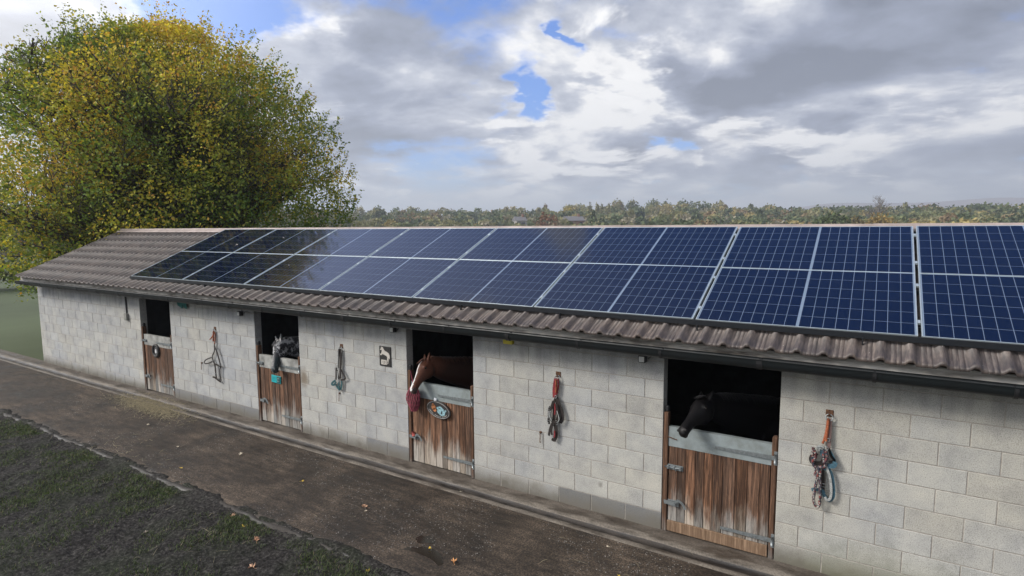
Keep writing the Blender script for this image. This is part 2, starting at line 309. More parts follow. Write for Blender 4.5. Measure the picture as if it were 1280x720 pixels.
# roof sheet: brown-grey, streaked down the slope, lichen dots
m_tile = bpy.data.materials.new('roof_sheet_paint'); m_tile.use_nodes = True; nt = m_tile.node_tree; b = nt.nodes['Principled BSDF']
co = nd(nt, 'ShaderNodeTexCoord').outputs['Object']
st = nd(nt, 'ShaderNodeTexNoise', None, {'Vector': nd(nt, 'ShaderNodeMapping', None, {'Vector': co, 'Scale': (1, 0.12, 0.12)}).outputs[0], 'Scale': 38.0, 'Detail': 6.0, 'Roughness': 0.7}).outputs['Fac']
lg = nd(nt, 'ShaderNodeTexNoise', None, {'Vector': co, 'Scale': 2.2, 'Detail': 6.0}).outputs['Fac']
sp = nd(nt, 'ShaderNodeTexVoronoi', None, {'Vector': co, 'Scale': 11.0, 'Randomness': 1.0}).outputs['Distance']
c = ramp(nt, st, [(0.34, (0.036, 0.031, 0.030)), (0.52, (0.078, 0.063, 0.057)), (0.68, (0.145, 0.120, 0.104))])
c = mixc(nt, 1.0, c, ramp(nt, lg, [(0.3, (0.78, 0.80, 0.84)), (0.7, (1.14, 1.08, 1.02))]), 'MULTIPLY')
c = mixc(nt, mth(nt, 'LESS_THAN', sp, 0.035), c, (0.5, 0.5, 0.47))
nt.links.new(c, b.inputs['Base Color']); b.inputs['Roughness'].default_value = 0.52; b.inputs['Specular IOR Level'].default_value = 0.45
nt.links.new(nd(nt, 'ShaderNodeBump', None, {'Strength': 0.25, 'Distance': 0.004, 'Height': st}).outputs[0], b.inputs['Normal'])

# solar cells and backsheet, both under a smooth glass coat
def solar_mat(name, c1, c2, rough=0.5):
    m = bpy.data.materials.new(name); m.use_nodes = True; nt = m.node_tree; b = nt.nodes['Principled BSDF']
    co = nd(nt, 'ShaderNodeTexCoord').outputs['Object']
    n = nd(nt, 'ShaderNodeTexNoise', None, {'Vector': co, 'Scale': 2.5, 'Detail': 7.0, 'Roughness': 0.7}).outputs['Fac']
    nt.links.new(ramp(nt, n, [(0.3, c1), (0.7, c2)]), b.inputs['Base Color'])
    b.inputs['Roughness'].default_value = rough; b.inputs['Specular IOR Level'].default_value = 0.0
    b.inputs['Coat Weight'].default_value = 1.0; b.inputs['Coat IOR'].default_value = 1.47
    d = nd(nt, 'ShaderNodeTexNoise', None, {'Vector': co, 'Scale': 5.0, 'Detail': 8.0, 'Roughness': 0.75}).outputs['Fac']
    nt.links.new(nd(nt, 'ShaderNodeMapRange', None, {'Value': d, 'From Min': 0.35, 'From Max': 0.75, 'To Min': 0.03, 'To Max': 0.11}).outputs[0], b.inputs['Coat Roughness'])
    return m
m_cell = solar_mat('solar_cells', (0.0012, 0.0038, 0.015), (0.0018, 0.0055, 0.021))
m_back = solar_mat('white_backsheet', (0.135, 0.18, 0.24), (0.18, 0.22, 0.28))

# yard concrete
m_yard = bpy.data.materials.new('damp_yard_concrete'); m_yard.use_nodes = True; nt = m_yard.node_tree; b = nt.nodes['Principled BSDF']
co = nd(nt, 'ShaderNodeTexCoord').outputs['Object']
a1 = nd(nt, 'ShaderNodeTexNoise', None, {'Vector': co, 'Scale': 1.1, 'Detail': 8.0, 'Roughness': 0.62, 'Distortion': 0.4}).outputs['Fac']
a2 = nd(nt, 'ShaderNodeTexNoise', None, {'Vector': co, 'Scale': 55.0, 'Detail': 5.0, 'Roughness': 0.8}).outputs['Fac']
a3 = nd(nt, 'ShaderNodeTexNoise', None, {'Vector': nd(nt, 'ShaderNodeMapping', None, {'Vector': co, 'Scale': (0.5, 2.2, 1), 'Rotation': (0, 0, R(28))}).outputs[0], 'Scale': 4.5, 'Detail': 7.0, 'Roughness': 0.65}).outputs['Fac']
sp = nd(nt, 'ShaderNodeTexVoronoi', None, {'Vector': co, 'Scale': 42.0, 'Randomness': 1.0}).outputs['Distance']
c = ramp(nt, a1, [(0.30, (0.017, 0.013, 0.010)), (0.46, (0.030, 0.0220, 0.0155)), (0.60, (0.052, 0.0385, 0.0275)), (0.76, (0.084, 0.064, 0.046))])
c = mixc(nt, 1.0, c, ramp(nt, a3, [(0.34, 0.55), (0.5, 1.0), (0.68, 1.55)]), 'MULTIPLY')
c = mixc(nt, 1.0, c, ramp(nt, a2, [(0.38, 0.25), (0.5, 0.9), (0.62, 2.3)]), 'MULTIPLY')
spn = mth(nt, 'MULTIPLY', mth(nt, 'LESS_THAN', sp, 0.11), ramp(nt, a3, [(0.48, 0.0), (0.60, 0.75)]))
c = mixc(nt, spn, c, (0.17, 0.16, 0.15))
# straw-tinted dirt towards the kerb, tyre-scraped grey near the right
nt.links.new(c, b.inputs['Base Color'])
nt.links.new(ramp(nt, a1, [(0.34, 0.45), (0.5, 0.72), (0.7, 0.88)]), b.inputs['Roughness']); b.inputs['Specular IOR Level'].default_value = 0.35
hgt = mth(nt, 'ADD', mth(nt, 'MULTIPLY', a2, 0.5), mth(nt, 'MULTIPLY', a3, 0.8))
nt.links.new(nd(nt, 'ShaderNodeBump', None, {'Strength': 0.7, 'Distance': 0.012, 'Height': hgt}).outputs[0], b.inputs['Normal'])

def kerb_material(name, light, dark, wet_lo, wet_hi):
    m = bpy.data.materials.new(name); m.use_nodes = True; nt = m.node_tree; b = nt.nodes['Principled BSDF']
    co = nd(nt, 'ShaderNodeTexCoord').outputs['Object']
    n = nd(nt, 'ShaderNodeTexNoise', None, {'Vector': nd(nt, 'ShaderNodeMapping', None, {'Vector': co, 'Scale': (0.55, 1.6, 1)}).outputs[0], 'Scale': 4.0, 'Detail': 8.0, 'Roughness': 0.68}).outputs['Fac']
    f = nd(nt, 'ShaderNodeTexNoise', None, {'Vector': co, 'Scale': 60.0, 'Detail': 5.0, 'Roughness': 0.7}).outputs['Fac']
    c = ramp(nt, n, [(wet_lo, dark), (wet_hi, light)])
    c = mixc(nt, 1.0, c, ramp(nt, f, [(0.35, 0.6), (0.65, 1.3)]), 'MULTIPLY')
    nt.links.new(c, b.inputs['Base Color']); nt.links.new(ramp(nt, n, [(wet_lo, 0.35), (wet_hi, 0.85)]), b.inputs['Roughness'])
    nt.links.new(nd(nt, 'ShaderNodeBump', None, {'Strength': 0.6, 'Distance': 0.008, 'Height': f}).outputs[0], b.inputs['Normal'])
    return m
m_kerb = kerb_material('dirty_kerb_concrete', (0.165, 0.142, 0.116), (0.060, 0.049, 0.039), 0.38, 0.58)
m_chan = kerb_material('wet_channel', (0.045, 0.036, 0.029), (0.010, 0.008, 0.007), 0.40, 0.66)

m_mud = bpy.data.materials.new('muddy_turf'); m_mud.use_nodes = True; nt = m_mud.node_tree; b = nt.nodes['Principled BSDF']
co = nd(nt, 'ShaderNodeTexCoord').outputs['Object']
a1 = nd(nt, 'ShaderNodeTexNoise', None, {'Vector': co, 'Scale': 1.5, 'Detail': 7.0, 'Roughness': 0.65}).outputs['Fac']
a2 = nd(nt, 'ShaderNodeTexNoise', None, {'Vector': co, 'Scale': 30.0, 'Detail': 6.0, 'Roughness': 0.75}).outputs['Fac']
c = ramp(nt, a2, [(0.38, (0.006, 0.0055, 0.005)), (0.50, (0.020, 0.018, 0.0165)), (0.64, (0.075, 0.070, 0.064))])
c = mixc(nt, ramp(nt, a1, [(0.46, 0.0), (0.66, 0.4)]), c, mixc(nt, a2, (0.008, 0.013, 0.005), (0.028, 0.042, 0.014)))
nt.links.new(c, b.inputs['Base Color']); b.inputs['Roughness'].default_value = 0.85; b.inputs['Specular IOR Level'].default_value = 0.15
nt.links.new(nd(nt, 'ShaderNodeBump', None, {'Strength': 0.8, 'Distance': 0.02, 'Height': a2}).outputs[0], b.inputs['Normal'])

def leaf_mat(name, rough=0.6, trans=0.35):
    m = bpy.data.materials.new(name); m.use_nodes = True; nt = m.node_tree; b = nt.nodes['Principled BSDF']
    a = nd(nt, 'ShaderNodeVertexColor', {'layer_name': 'tint'}).outputs['Color']
    nt.links.new(a, b.inputs['Base Color']); b.inputs['Roughness'].default_value = rough; b.inputs['Specular IOR Level'].default_value = 0.3
    t = nd(nt, 'ShaderNodeBsdfTranslucent', None, {'Color': mixc(nt, 1.0, a, (1.3, 1.3, 0.8), 'MULTIPLY')})
    mx = nd(nt, 'ShaderNodeMixShader', None, {0: trans, 1: b.outputs[0], 2: t.outputs[0]})
    nt.links.new(mx.outputs[0], nt.nodes['Material Output'].inputs['Surface'])
    return m
m_leaf = leaf_mat('autumn_leaves'); m_grass = leaf_mat('grass_blades', 0.6, 0.25)
m_bark = pmat('bark', (0.075, 0.065, 0.05), 0.9, var=0.4, scale=12, bump=0.6, stretch=(1, 1, 0.2))
m_wood_far = leaf_mat('distant_foliage', 0.8, 0.2)
m_field = pmat('field_grass', (0.055, 0.075, 0.028), 0.95, var=0.3, scale=0.05, bump=0.0)
m_moor = pmat('moorland', (0.16, 0.115, 0.105), 0.95, var=0.3, scale=0.004, bump=0.0)

# ------------------------------------------------------------------ terrain
def ground_h(x, y):
    d = math.hypot(x - 4.7, y + 6.5)
    z = -0.16
    if y > 8: z -= min(2.5, (y - 8) * 0.06)
    if d > 150: z += min(1.0, (d - 150) / 260) * 9.0
    if d > 700: z += (d - 700) * 0.0
    return z
rs = [0, 6, 12, 18, 25, 35, 50, 75, 100, 150, 190, 230, 270, 320, 370, 420, 600, 1000, 2000, 4200]
bm = new(); prev = None
for i, rr in enumerate(rs):
    ring = []
    for k in range(72):
        t = 2 * math.pi * k / 72
        x = 4.7 + rr * math.sin(t); y = -6.5 + rr * math.cos(t)
        ring.append(bm.verts.new((x, y, ground_h(x, y))))
        if rr == 0: break
    if prev is not None:
        for k in range(72):
            k2 = (k + 1) % 72
            if len(prev) == 1: bm.faces.new((prev[0], ring[k2], ring[k]))
            else: bm.faces.new((prev[k], prev[k2], ring[k2], ring[k]))
    prev = ring
bmesh.ops.recalc_face_normals(bm, faces=bm.faces)
struct(obj('ground', bm, m_field, smooth=True))

# moorland hills on the skyline
def hill_band(name, az0, az1, dist, hts, depth=700):
    bm = new(); n = 60; rows = 5; grid = []
    for i in range(n + 1):
        t = i / n; A = R(az0 + (az1 - az0) * t); h = 0
        f = t * (len(hts) - 1); k = min(int(f), len(hts) - 2); u = f - k; u = u * u * (3 - 2 * u)
        h = hts[k] * (1 - u) + hts[k + 1] * u + 3 * mnoise.noise(Vector((t * 9, 1, dist)))
        col = []
        for j in range(rows + 1):
            v = j / rows; d = dist + depth * (v - 0.5); hh = h * math.sin(math.pi * v) + (8 if 0 < j < rows else -2)
            col.append(bm.verts.new((4.7 + d * math.sin(A), -6.5 + d * math.cos(A), hh)))
        grid.append(col)
    for i in range(n):
        for j in range(rows): bm.faces.new((grid[i][j], grid[i + 1][j], grid[i + 1][j + 1], grid[i][j + 1]))
    bmesh.ops.recalc_face_normals(bm, faces=bm.faces)
    return struct(obj(name, bm, m_moor, smooth=True))
hill_band('moorland_hills', -14, 24, 2900, [18, 62, 90, 84, 96, 70, 40, 20])

# yard concrete sheet with a slightly uneven surface
def sheet(name, x0, x1, y0, y1, step, zf, mt):
    nx = int((x1 - x0) / step) + 1; ny = max(2, int((y1 - y0) / step) + 1)
    xs = np.linspace(x0, x1, nx); ys = np.linspace(y0, y1, ny)
    V = np.array([(x, y, zf(x, y)) for y in ys for x in xs])
    I = np.arange(nx * ny).reshape(ny, nx)
    F = np.stack([I[:-1, :-1].ravel(), I[:-1, 1:].ravel(), I[1:, 1:].ravel(), I[1:, :-1].ravel()], 1)
    return obj(name, me_from_np(name, V, F), mt, smooth=True)
EDGE = -2.27
def edge_y(x): return EDGE + 0.05 * mnoise.noise(Vector((x * 0.9, 0, 5))) + 0.03 * mnoise.noise(Vector((x * 4, 0, 5))) + 0.015 * mnoise.noise(Vector((x * 13, 0, 5)))
bm = new(); n = 420; rows = 14; grid = []
for i in range(n + 1):
    x = -22 + 34 * i / n; e = edge_y(x); col = []
    for j in range(rows + 1):
        y = e + (-0.47 - e) * j / rows
        z = -0.012 + 0.012 * mnoise.noise(Vector((x * 0.7, y * 0.9, 2))) if 0 < j < rows else (-0.012 if j == rows else -0.02)
        col.append(bm.verts.new((x, y, z)))
    col.insert(0, bm.verts.new((x, e - 0.012, -0.15)))
    grid.append(col)
for i in range(n):
    for j in range(rows + 1): bm.faces.new((grid[i][j], grid[i + 1][j], grid[i + 1][j + 1], grid[i][j + 1]))
struct(obj('yard_pavement', bm, m_yard, smooth=True))
# worn pale lip along the edge of the slab
bm = new(); pr = None
for i in range(841):
    x = -22 + 34 * i / 840; e = edge_y(x); w = 0.026 + 0.022 * mnoise.noise(Vector((x * 3, 3, 1)))
    cur = [bm.verts.new((x, e - 0.030, -0.04)), bm.verts.new((x, e - 0.012, -0.016)), bm.verts.new((x, e + w, -0.010 + 0.004 * mnoise.noise(Vector((x * 3, 1, 1))))), bm.verts.new((x, e + w + 0.01, -0.022))]
    if pr:
        for k in range(3): bm.faces.new((pr[k], cur[k], cur[k + 1], pr[k + 1]))
    pr = cur
struct(obj('slab_edge', bm, kerb_material('slab_edge_concrete', (0.034, 0.028, 0.023), (0.016, 0.013, 0.010), 0.40, 0.60), smooth=True))
m_water = bpy.data.materials.new('puddle_water'); m_water.use_nodes = True
_b = m_water.node_tree.nodes['Principled BSDF']; _b.inputs['Base Color'].default_value = (0.020, 0.016, 0.012, 1); _b.inputs['Roughness'].default_value = 0.16
for cx, cy, ra, rb_ in ((0.62, -1.86, 0.26, 0.17), (0.45, -1.58, 0.12, 0.09)):
    bm = new(); vs = []
    for k in range(36):
        a_ = 2 * math.pi * k / 36; q = 1 + 0.38 * mnoise.noise(Vector((math.cos(a_) * 1.6 + cx, math.sin(a_) * 1.6, cy))) + 0.15 * mnoise.noise(Vector((math.cos(a_) * 5, math.sin(a_) * 5, cy)))
        vs.append(bm.verts.new((cx + ra * q * math.cos(a_), cy + rb_ * q * math.sin(a_), -0.0095)))
    bm.faces.new(vs); struct(obj('puddle', bm, m_water))
# footing strip, kerb and drain channel against the wall
prof = [(0.06, 0.016), (-0.02, 0.014), (-0.14, 0.004), (-0.165, 0.012), (-0.245, 0.008), (-0.262, -0.008), (-0.285, -0.030), (-0.33, -0.036), (-0.368, -0.026), (-0.385, -0.010), (-0.452, -0.004), (-0.478, -0.018)]
bm = new(); pr = None
for i in range(681):
    x = -22 + 34 * i / 680; cur = []
    for k, (y, z) in enumerate(prof):
        jy = 0.014 * mnoise.noise(Vector((x * 2.2, k * 3.1, 0))) if 1 < k < 11 else 0
        jz = 0.005 * mnoise.noise(Vector((x * 3.0, k * 5.1, 4)))
        cur.append(bm.verts.new((x, y + jy, z + jz)))
    if pr:
        for k in range(len(prof) - 1):
            f = bm.faces.new((cur[k], pr[k], pr[k + 1], cur[k + 1])); f.material_index = 1 if 5 <= k <= 8 else (2 if k <= 2 else 0)
    pr = cur
struct(obj('drain_channel', bm, [m_kerb, m_chan, kerb_material('dirty_footing', (0.125, 0.105, 0.085), (0.050, 0.040, 0.032), 0.36, 0.60)], smooth=True))
def mud_z(x, y):
    z = -0.055 + 0.035 * mnoise.noise(Vector((x * 1.3, y * 1.3, 0))) + 0.024 * mnoise.noise(Vector((x * 5, y * 5, 3))) + 0.030 * abs(mnoise.noise(Vector((x * 11, y * 11, 7)))) + 0.014 * abs(mnoise.noise(Vector((x * 26, y * 26, 2))))
    return z
def verge_z(x, y):
    z = mud_z(x, y); d_ = y - (EDGE - 0.10)
    if d_ > 0:      # mud trodden up to, and here and there over, the lip of the slab
        u = min(1, d_ / 0.14); lip = -0.006 + 0.034 * mnoise.noise(Vector((x * 2.6, y * 3, 11))) + 0.016 * mnoise.noise(Vector((x * 9, y * 9, 4)))
        z = z * (1 - u) + lip * u - max(0, d_ - 0.16) * 0.25
    return z
struct(sheet('muddy_verge', -15, 3.5, -6.2, EDGE + 0.20, 0.026, verge_z, m_mud))
struct(sheet('paddock_ground', -24, 12, -14, -6.2, 0.3, lambda x, y: mud_z(x, y) - 0.01, m_mud))
struct(sheet('paddock_ground', 3.5, 12, -6.2, EDGE + 0.02, 0.15, lambda x, y: mud_z(x, y) - 0.01, m_mud))
struct(sheet('paddock_ground', -24, -15, -6.2, EDGE + 0.02, 0.3, lambda x, y: mud_z(x, y) - 0.01, m_mud))

# ------------------------------------------------------------------ stable block
PITCH = math.atan(math.tan(R(23.8))); TS = math.tan(PITCH); CS = math.cos(PITCH); SS = math.sin(PITCH)
def panel_z(y): return 2.575 + TS * (y + 0.163)
def roof_z(y): return panel_z(y) - 0.105
XL, XR = -14.3, 9.6; RIDGE_Y = 2.20; EAVE_Y = -0.42; WT = 0.14
stable = thing('stable_building', 'long low stable block of pale concrete blocks with brown ribbed roof and four half doors', 'stable', (0, 0, 0))
DOORS = [-9.0, -4.91, -1.22, 2.70]; DW = 1.22
segs = [(XL, -9.0, -9.0), (-7.78, -4.91, -4.91), (-3.69, -1.22, -1.22), (0.0, 2.70, 0.0), (3.92, XR, 3.92)]
rb = random.Random(5)
DARK = {(3, 0): [(1.2, 2.8)], (2, 0): [(-2.3, -1.2)], (1, 0): [(-8, -4.8)]}
def blk(x0, x1, z0, z1, col, yj):
    e = 0.0035; o = 0.004
    P = [(x0 + o, z0 + o), (x1 - o, z0 + o), (x1 - o, z1 - o), (x0 + o, z1 - o)]
    Q = [(x0 + o + e, z0 + o + e), (x1 - o - e, z0 + o + e), (x1 - o - e, z1 - o - e), (x0 + o + e, z1 - o - e)]
    front = [bm.verts.new((x, yj, z)) for x, z in Q]; mid = [bm.verts.new((x, yj + e, z)) for x, z in P]; back = [bm.verts.new((x, WT, z)) for x, z in P]
    fs = [bm.faces.new(front)]
    for k in range(4):
        fs.append(bm.faces.new((mid[k], mid[(k + 1) % 4], front[(k + 1) % 4], front[k])))
        fs.append(bm.faces.new((back[k], back[(k + 1) % 4], mid[(k + 1) % 4], mid[k])))
    fs.append(bm.faces.new(back[::-1]))
    for f in fs:
        for l in f.loops: l[lay] = (*col, 1)
for si, (a0, a1_, anc) in enumerate(segs):
    bm = new(); lay = bm.loops.layers.float_color.new('tint')
    for r in range(10):
        offx = anc + (0.225 if r % 2 else 0.0)
        k0 = math.floor((a0 - offx) / 0.45); x = offx + k0 * 0.45
        while x < a1_ - 1e-6:
            p, q = max(x, a0), min(x + 0.45, a1_)
            if q - p > 0.03:
                warm = min(1, max(0, (x + 4) / 9))  # bluer skylight towards the left end, put into the block tint
                v = 0.425 * (1 + rb.uniform(-0.055, 0.055)); t = rb.uniform(-0.005, 0.006) + 0.004 + 0.010 * warm
                col = (v + t, v, v - t * 1.6 + 0.006 * (1 - warm))
                for lo, hi in DARK.get((si, r), []):
                    if lo < (p + q) / 2 < hi: col = tuple(c * (0.62 if si != 3 else 0.50) for c in (v, v * 1.0, v * 1.03))
                blk(p, q, r * 0.225, (r + 1) * 0.225, col, rb.uniform(-0.0015, 0.0015))
            x += 0.45
    bw = obj('block_wall', bm, m_block, stable)
    bm = new(); box(bm, a0 + 0.006, a1_ - 0.006, 0.0045, WT - 0.004, 0.002, 2.248); obj('mortar_bed', bm, m_mortar, bw)
bm = new(); box(bm, XL, XR, 4.45, 4.59, -0.14, 2.3); obj('rear_wall', bm, m_mortar, stable)
# gable ends
for x0 in (XL, XR - WT):
    bm = new()
    for dx in (0,):
        vs = [(0.15, -0.1), (4.44, -0.1), (4.44, 2.3), (RIDGE_Y, roof_z(RIDGE_Y) - 0.09), (0.15, 2.45)]
        A = [bm.verts.new((x0, y, z)) for y, z in vs]; B = [bm.verts.new((x0 + WT, y, z)) for y, z in vs]
        bm.faces.new(A[::-1]); bm.faces.new(B)
        for k in range(5): bm.faces.new((A[k], A[(k + 1) % 5], B[(k + 1) % 5], B[k]))
    bmesh.ops.recalc_face_normals(bm, faces=bm.faces)
    obj('gable_wall', bm, m_mortar, stable)
# interior: floor, cross walls, timber lining of the back
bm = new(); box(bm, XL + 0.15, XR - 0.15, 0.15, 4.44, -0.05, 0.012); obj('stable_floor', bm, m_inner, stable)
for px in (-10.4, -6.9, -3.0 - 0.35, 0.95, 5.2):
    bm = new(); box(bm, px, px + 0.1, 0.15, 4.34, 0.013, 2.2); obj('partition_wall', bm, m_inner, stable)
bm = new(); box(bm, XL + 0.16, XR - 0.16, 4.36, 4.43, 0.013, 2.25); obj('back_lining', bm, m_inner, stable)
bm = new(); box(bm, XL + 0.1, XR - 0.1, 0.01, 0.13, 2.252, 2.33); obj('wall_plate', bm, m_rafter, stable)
k = XL + 0.3
while k < XR:
    bm = new()
    # rafters running down to the eaves
    for sgn in (1,):
        y0, y1 = -0.27, 2.15
        vs = [(y0, roof_z(y0) - 0.105), (y1, roof_z(y1) - 0.13), (y1, roof_z(y1) - 0.03), (y0, roof_z(y0) - 0.03)]
        A = [bm.verts.new((k, y, z)) for y, z in vs]; B = [bm.verts.new((k + 0.045, y, z)) for y, z in vs]
        bm.faces.new(A); bm.faces.new(B[::-1])
        for q in range(4): bm.faces.new((A[q], B[q], B[(q + 1) % 4], A[(q + 1) % 4]))
    obj('rafter', bm, m_rafter, stable)
    k += 0.6
bm = new()
vs = [(-0.36, roof_z(-0.36) - 0.022), (RIDGE_Y, roof_z(RIDGE_Y) - 0.022), (4.7, roof_z(RIDGE_Y) - 0.022 - TS * (4.7 - RIDGE_Y))]
A = [bm.verts.new((XL - 0.05, y, z)) for y, z in vs]; B = [bm.verts.new((XR + 0.05, y, z)) for y, z in vs]
for q in range(2): bm.faces.new((A[q], B[q], B[q + 1], A[q + 1]))
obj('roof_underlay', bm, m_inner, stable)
# fascia board with butt joints
bm = new(); xs = [XL - 0.1, -9.4, -5.2, -1.5, 2.2, 5.9, XR + 0.1]
for x0, x1 in zip(xs[:-1], xs[1:]): box(bm, x0, x1 - 0.004, -0.305, -0.28, 2.16, 2.338, 0.003)
obj('fascia_board', bm, m_fascia, stable)

# roof sheets with ribs and stepped courses
def roof_sheet(front=True):
    ribs0 = 3.434; p = 0.2245
    kmin = math.floor((XL - ribs0) / p) - 0; kmax = math.ceil((XR - ribs0) / p)
    xs, hs = [], []
    for k in range(kmin, kmax + 1):
        c_ = ribs0 + k * p
        for dx, h in ((-0.052, 0.0), (-0.024, 0.036), (0.012, 0.036), (0.030, 0.002), (0.066, 0.0), (0.070, -0.004), (0.074, 0.0), (0.108, 0.001), (0.112, -0.004), (0.116, 0.0), (0.148, 0.0), (0.151, -0.004), (0.154, 0.0)):
            xs.append(c_ + dx); hs.append(h)
    xs = np.array(xs); hs = np.array(hs); nx = len(xs)
    SL = (RIDGE_Y - EAVE_Y) / CS; nc = 8; V = []; rows = []
    def row(s, lift, hscale=1.0):
        y = EAVE_Y + s * CS if front else (2 * RIDGE_Y - EAVE_Y) - s * CS
        z0 = roof_z(EAVE_Y) + s * SS
        sg = -1 if front else 1
        nonlocal V
        h = hs * hscale + lift
        V.append(np.stack([xs, y + sg * h * SS, z0 + h * CS], 1)); rows.append(len(V) - 1)
    row(0.004, -0.016)                                  # lower lip
    for c_ in range(nc):
        s0 = SL * c_ / nc; s1 = SL * (c_ + 1) / nc
        row(s0, 0.013); row(s0 + 0.035, 0.0125); row(s1 - 0.002, -0.002)
    V = np.concatenate(V); nr = len(rows); I = np.arange(nx * nr).reshape(nr, nx)
    F = np.stack([I[:-1, :-1].ravel(), I[:-1, 1:].ravel(), I[1:, 1:].ravel(), I[1:, :-1].ravel()], 1)
    if not front: F = F[:, ::-1]
    return me_from_np('roof_sheet', V, F)
rf = obj('roof', roof_sheet(True), m_tile, stable)
obj('rear_roof', roof_sheet(False), m_tile, stable)
# eave lip double edge
bm = new()
# ridge cap
zc = roof_z(RIDGE_Y) + 0.025
x = XL - 0.06
while x < XR:
    x1 = min(x + 1.9, XR + 0.06)
    pr = [(-0.15, -0.052), (-0.13, -0.028), (-0.05, 0.020), (-0.025, 0.046), (0.025, 0.046), (0.05, 0.020), (0.13, -0.028), (0.15, -0.052)]
    A = [bm.verts.new((x, RIDGE_Y + y, zc + z + 0.004)) for y, z in pr]; B = [bm.verts.new((x1 + 0.03, RIDGE_Y + y, zc + z)) for y, z in pr]
    for q in range(7): bm.faces.new((A[q], B[q], B[q + 1], A[q + 1]))
    bm.faces.new(A)
    x = x1
obj('ridge_cap', bm, pmat('ridge_cap_paint', (0.30, 0.245, 0.225), 0.6, var=0.2, scale=3, bump=0.1), stable)
# black mounting rails carrying the panels
for s in (0.25, 0.95, 1.48, 2.18):
    bm = new()
    y = -0.163 + s * CS; z = panel_z(y) - 0.075
    box(bm, -8.98, 7.10, y - 0.02, y + 0.02, z - 0.02, z + 0.018)
    obj('mounting_rail', bm, m_rail, stable)
# gutter: deep half-round trough, hollow
gy, gz = -0.368, 2.212
gut = []
for k in range(13):
    t = math.pi * k / 12; gut.append((gy - 0.058 * math.cos(t), gz + 0.045 - 0.0 - 0.100 * math.sin(t) ** 0.85))
bm = new(); xs = np.linspace(XL - 0.15, XR + 0.15, 60); pr = None
inn = [(gy + (y - gy) * 0.93, z + 0.006) for y, z in gut]
ring = gut + [(gut[-1][0], gut[-1][1] + 0.004)] + inn[::-1] + [(gut[0][0] - 0.004, gut[0][1] + 0.006)]
for x in xs:
    sag = 0.006 * mnoise.noise(Vector((x * 0.4, 2, 2)))
    cur = [bm.verts.new((x, y, z + sag)) for y, z in ring]
    if pr:
        for k in range(len(ring)):
            f = bm.faces.new((pr[k], pr[(k + 1) % len(ring)], cur[(k + 1) % len(ring)], cur[k])); f.smooth = True
    pr = cur
bmesh.ops.recalc_face_normals(bm, faces=bm.faces)
gutter = obj('gutter', bm, m_gutter, stable)
for i, x in enumerate(np.arange(XL + 0.4, XR, 0.98)):
    bm = new(); w = 0.03 if i % 3 else 0.055
    pr = None
    ro = [(gy + (y - gy) * 1.09 , z - 0.006) for y, z in gut]
    A = [bm.verts.new((x, y, z)) for y, z in ro]; B = [bm.verts.new((x + w, y, z)) for y, z in ro]
    A2 = [bm.verts.new((x, y, z)) for y, z in gut]; B2 = [bm.verts.new((x + w, y, z)) for y, z in gut]
    for q in range(12):
        bm.faces.new((A[q], B[q], B[q + 1], A[q + 1])); bm.faces.new((A2[q], A[q], A[q + 1], A2[q + 1])); bm.faces.new((B[q], B2[q], B2[q + 1], B[q + 1]))
    box(bm, x + w * 0.2, x + w * 0.8, gy + 0.05, -0.306, gz - 0.005, gz + 0.05)
    obj('gutter_bracket', bm, m_black, gutter)

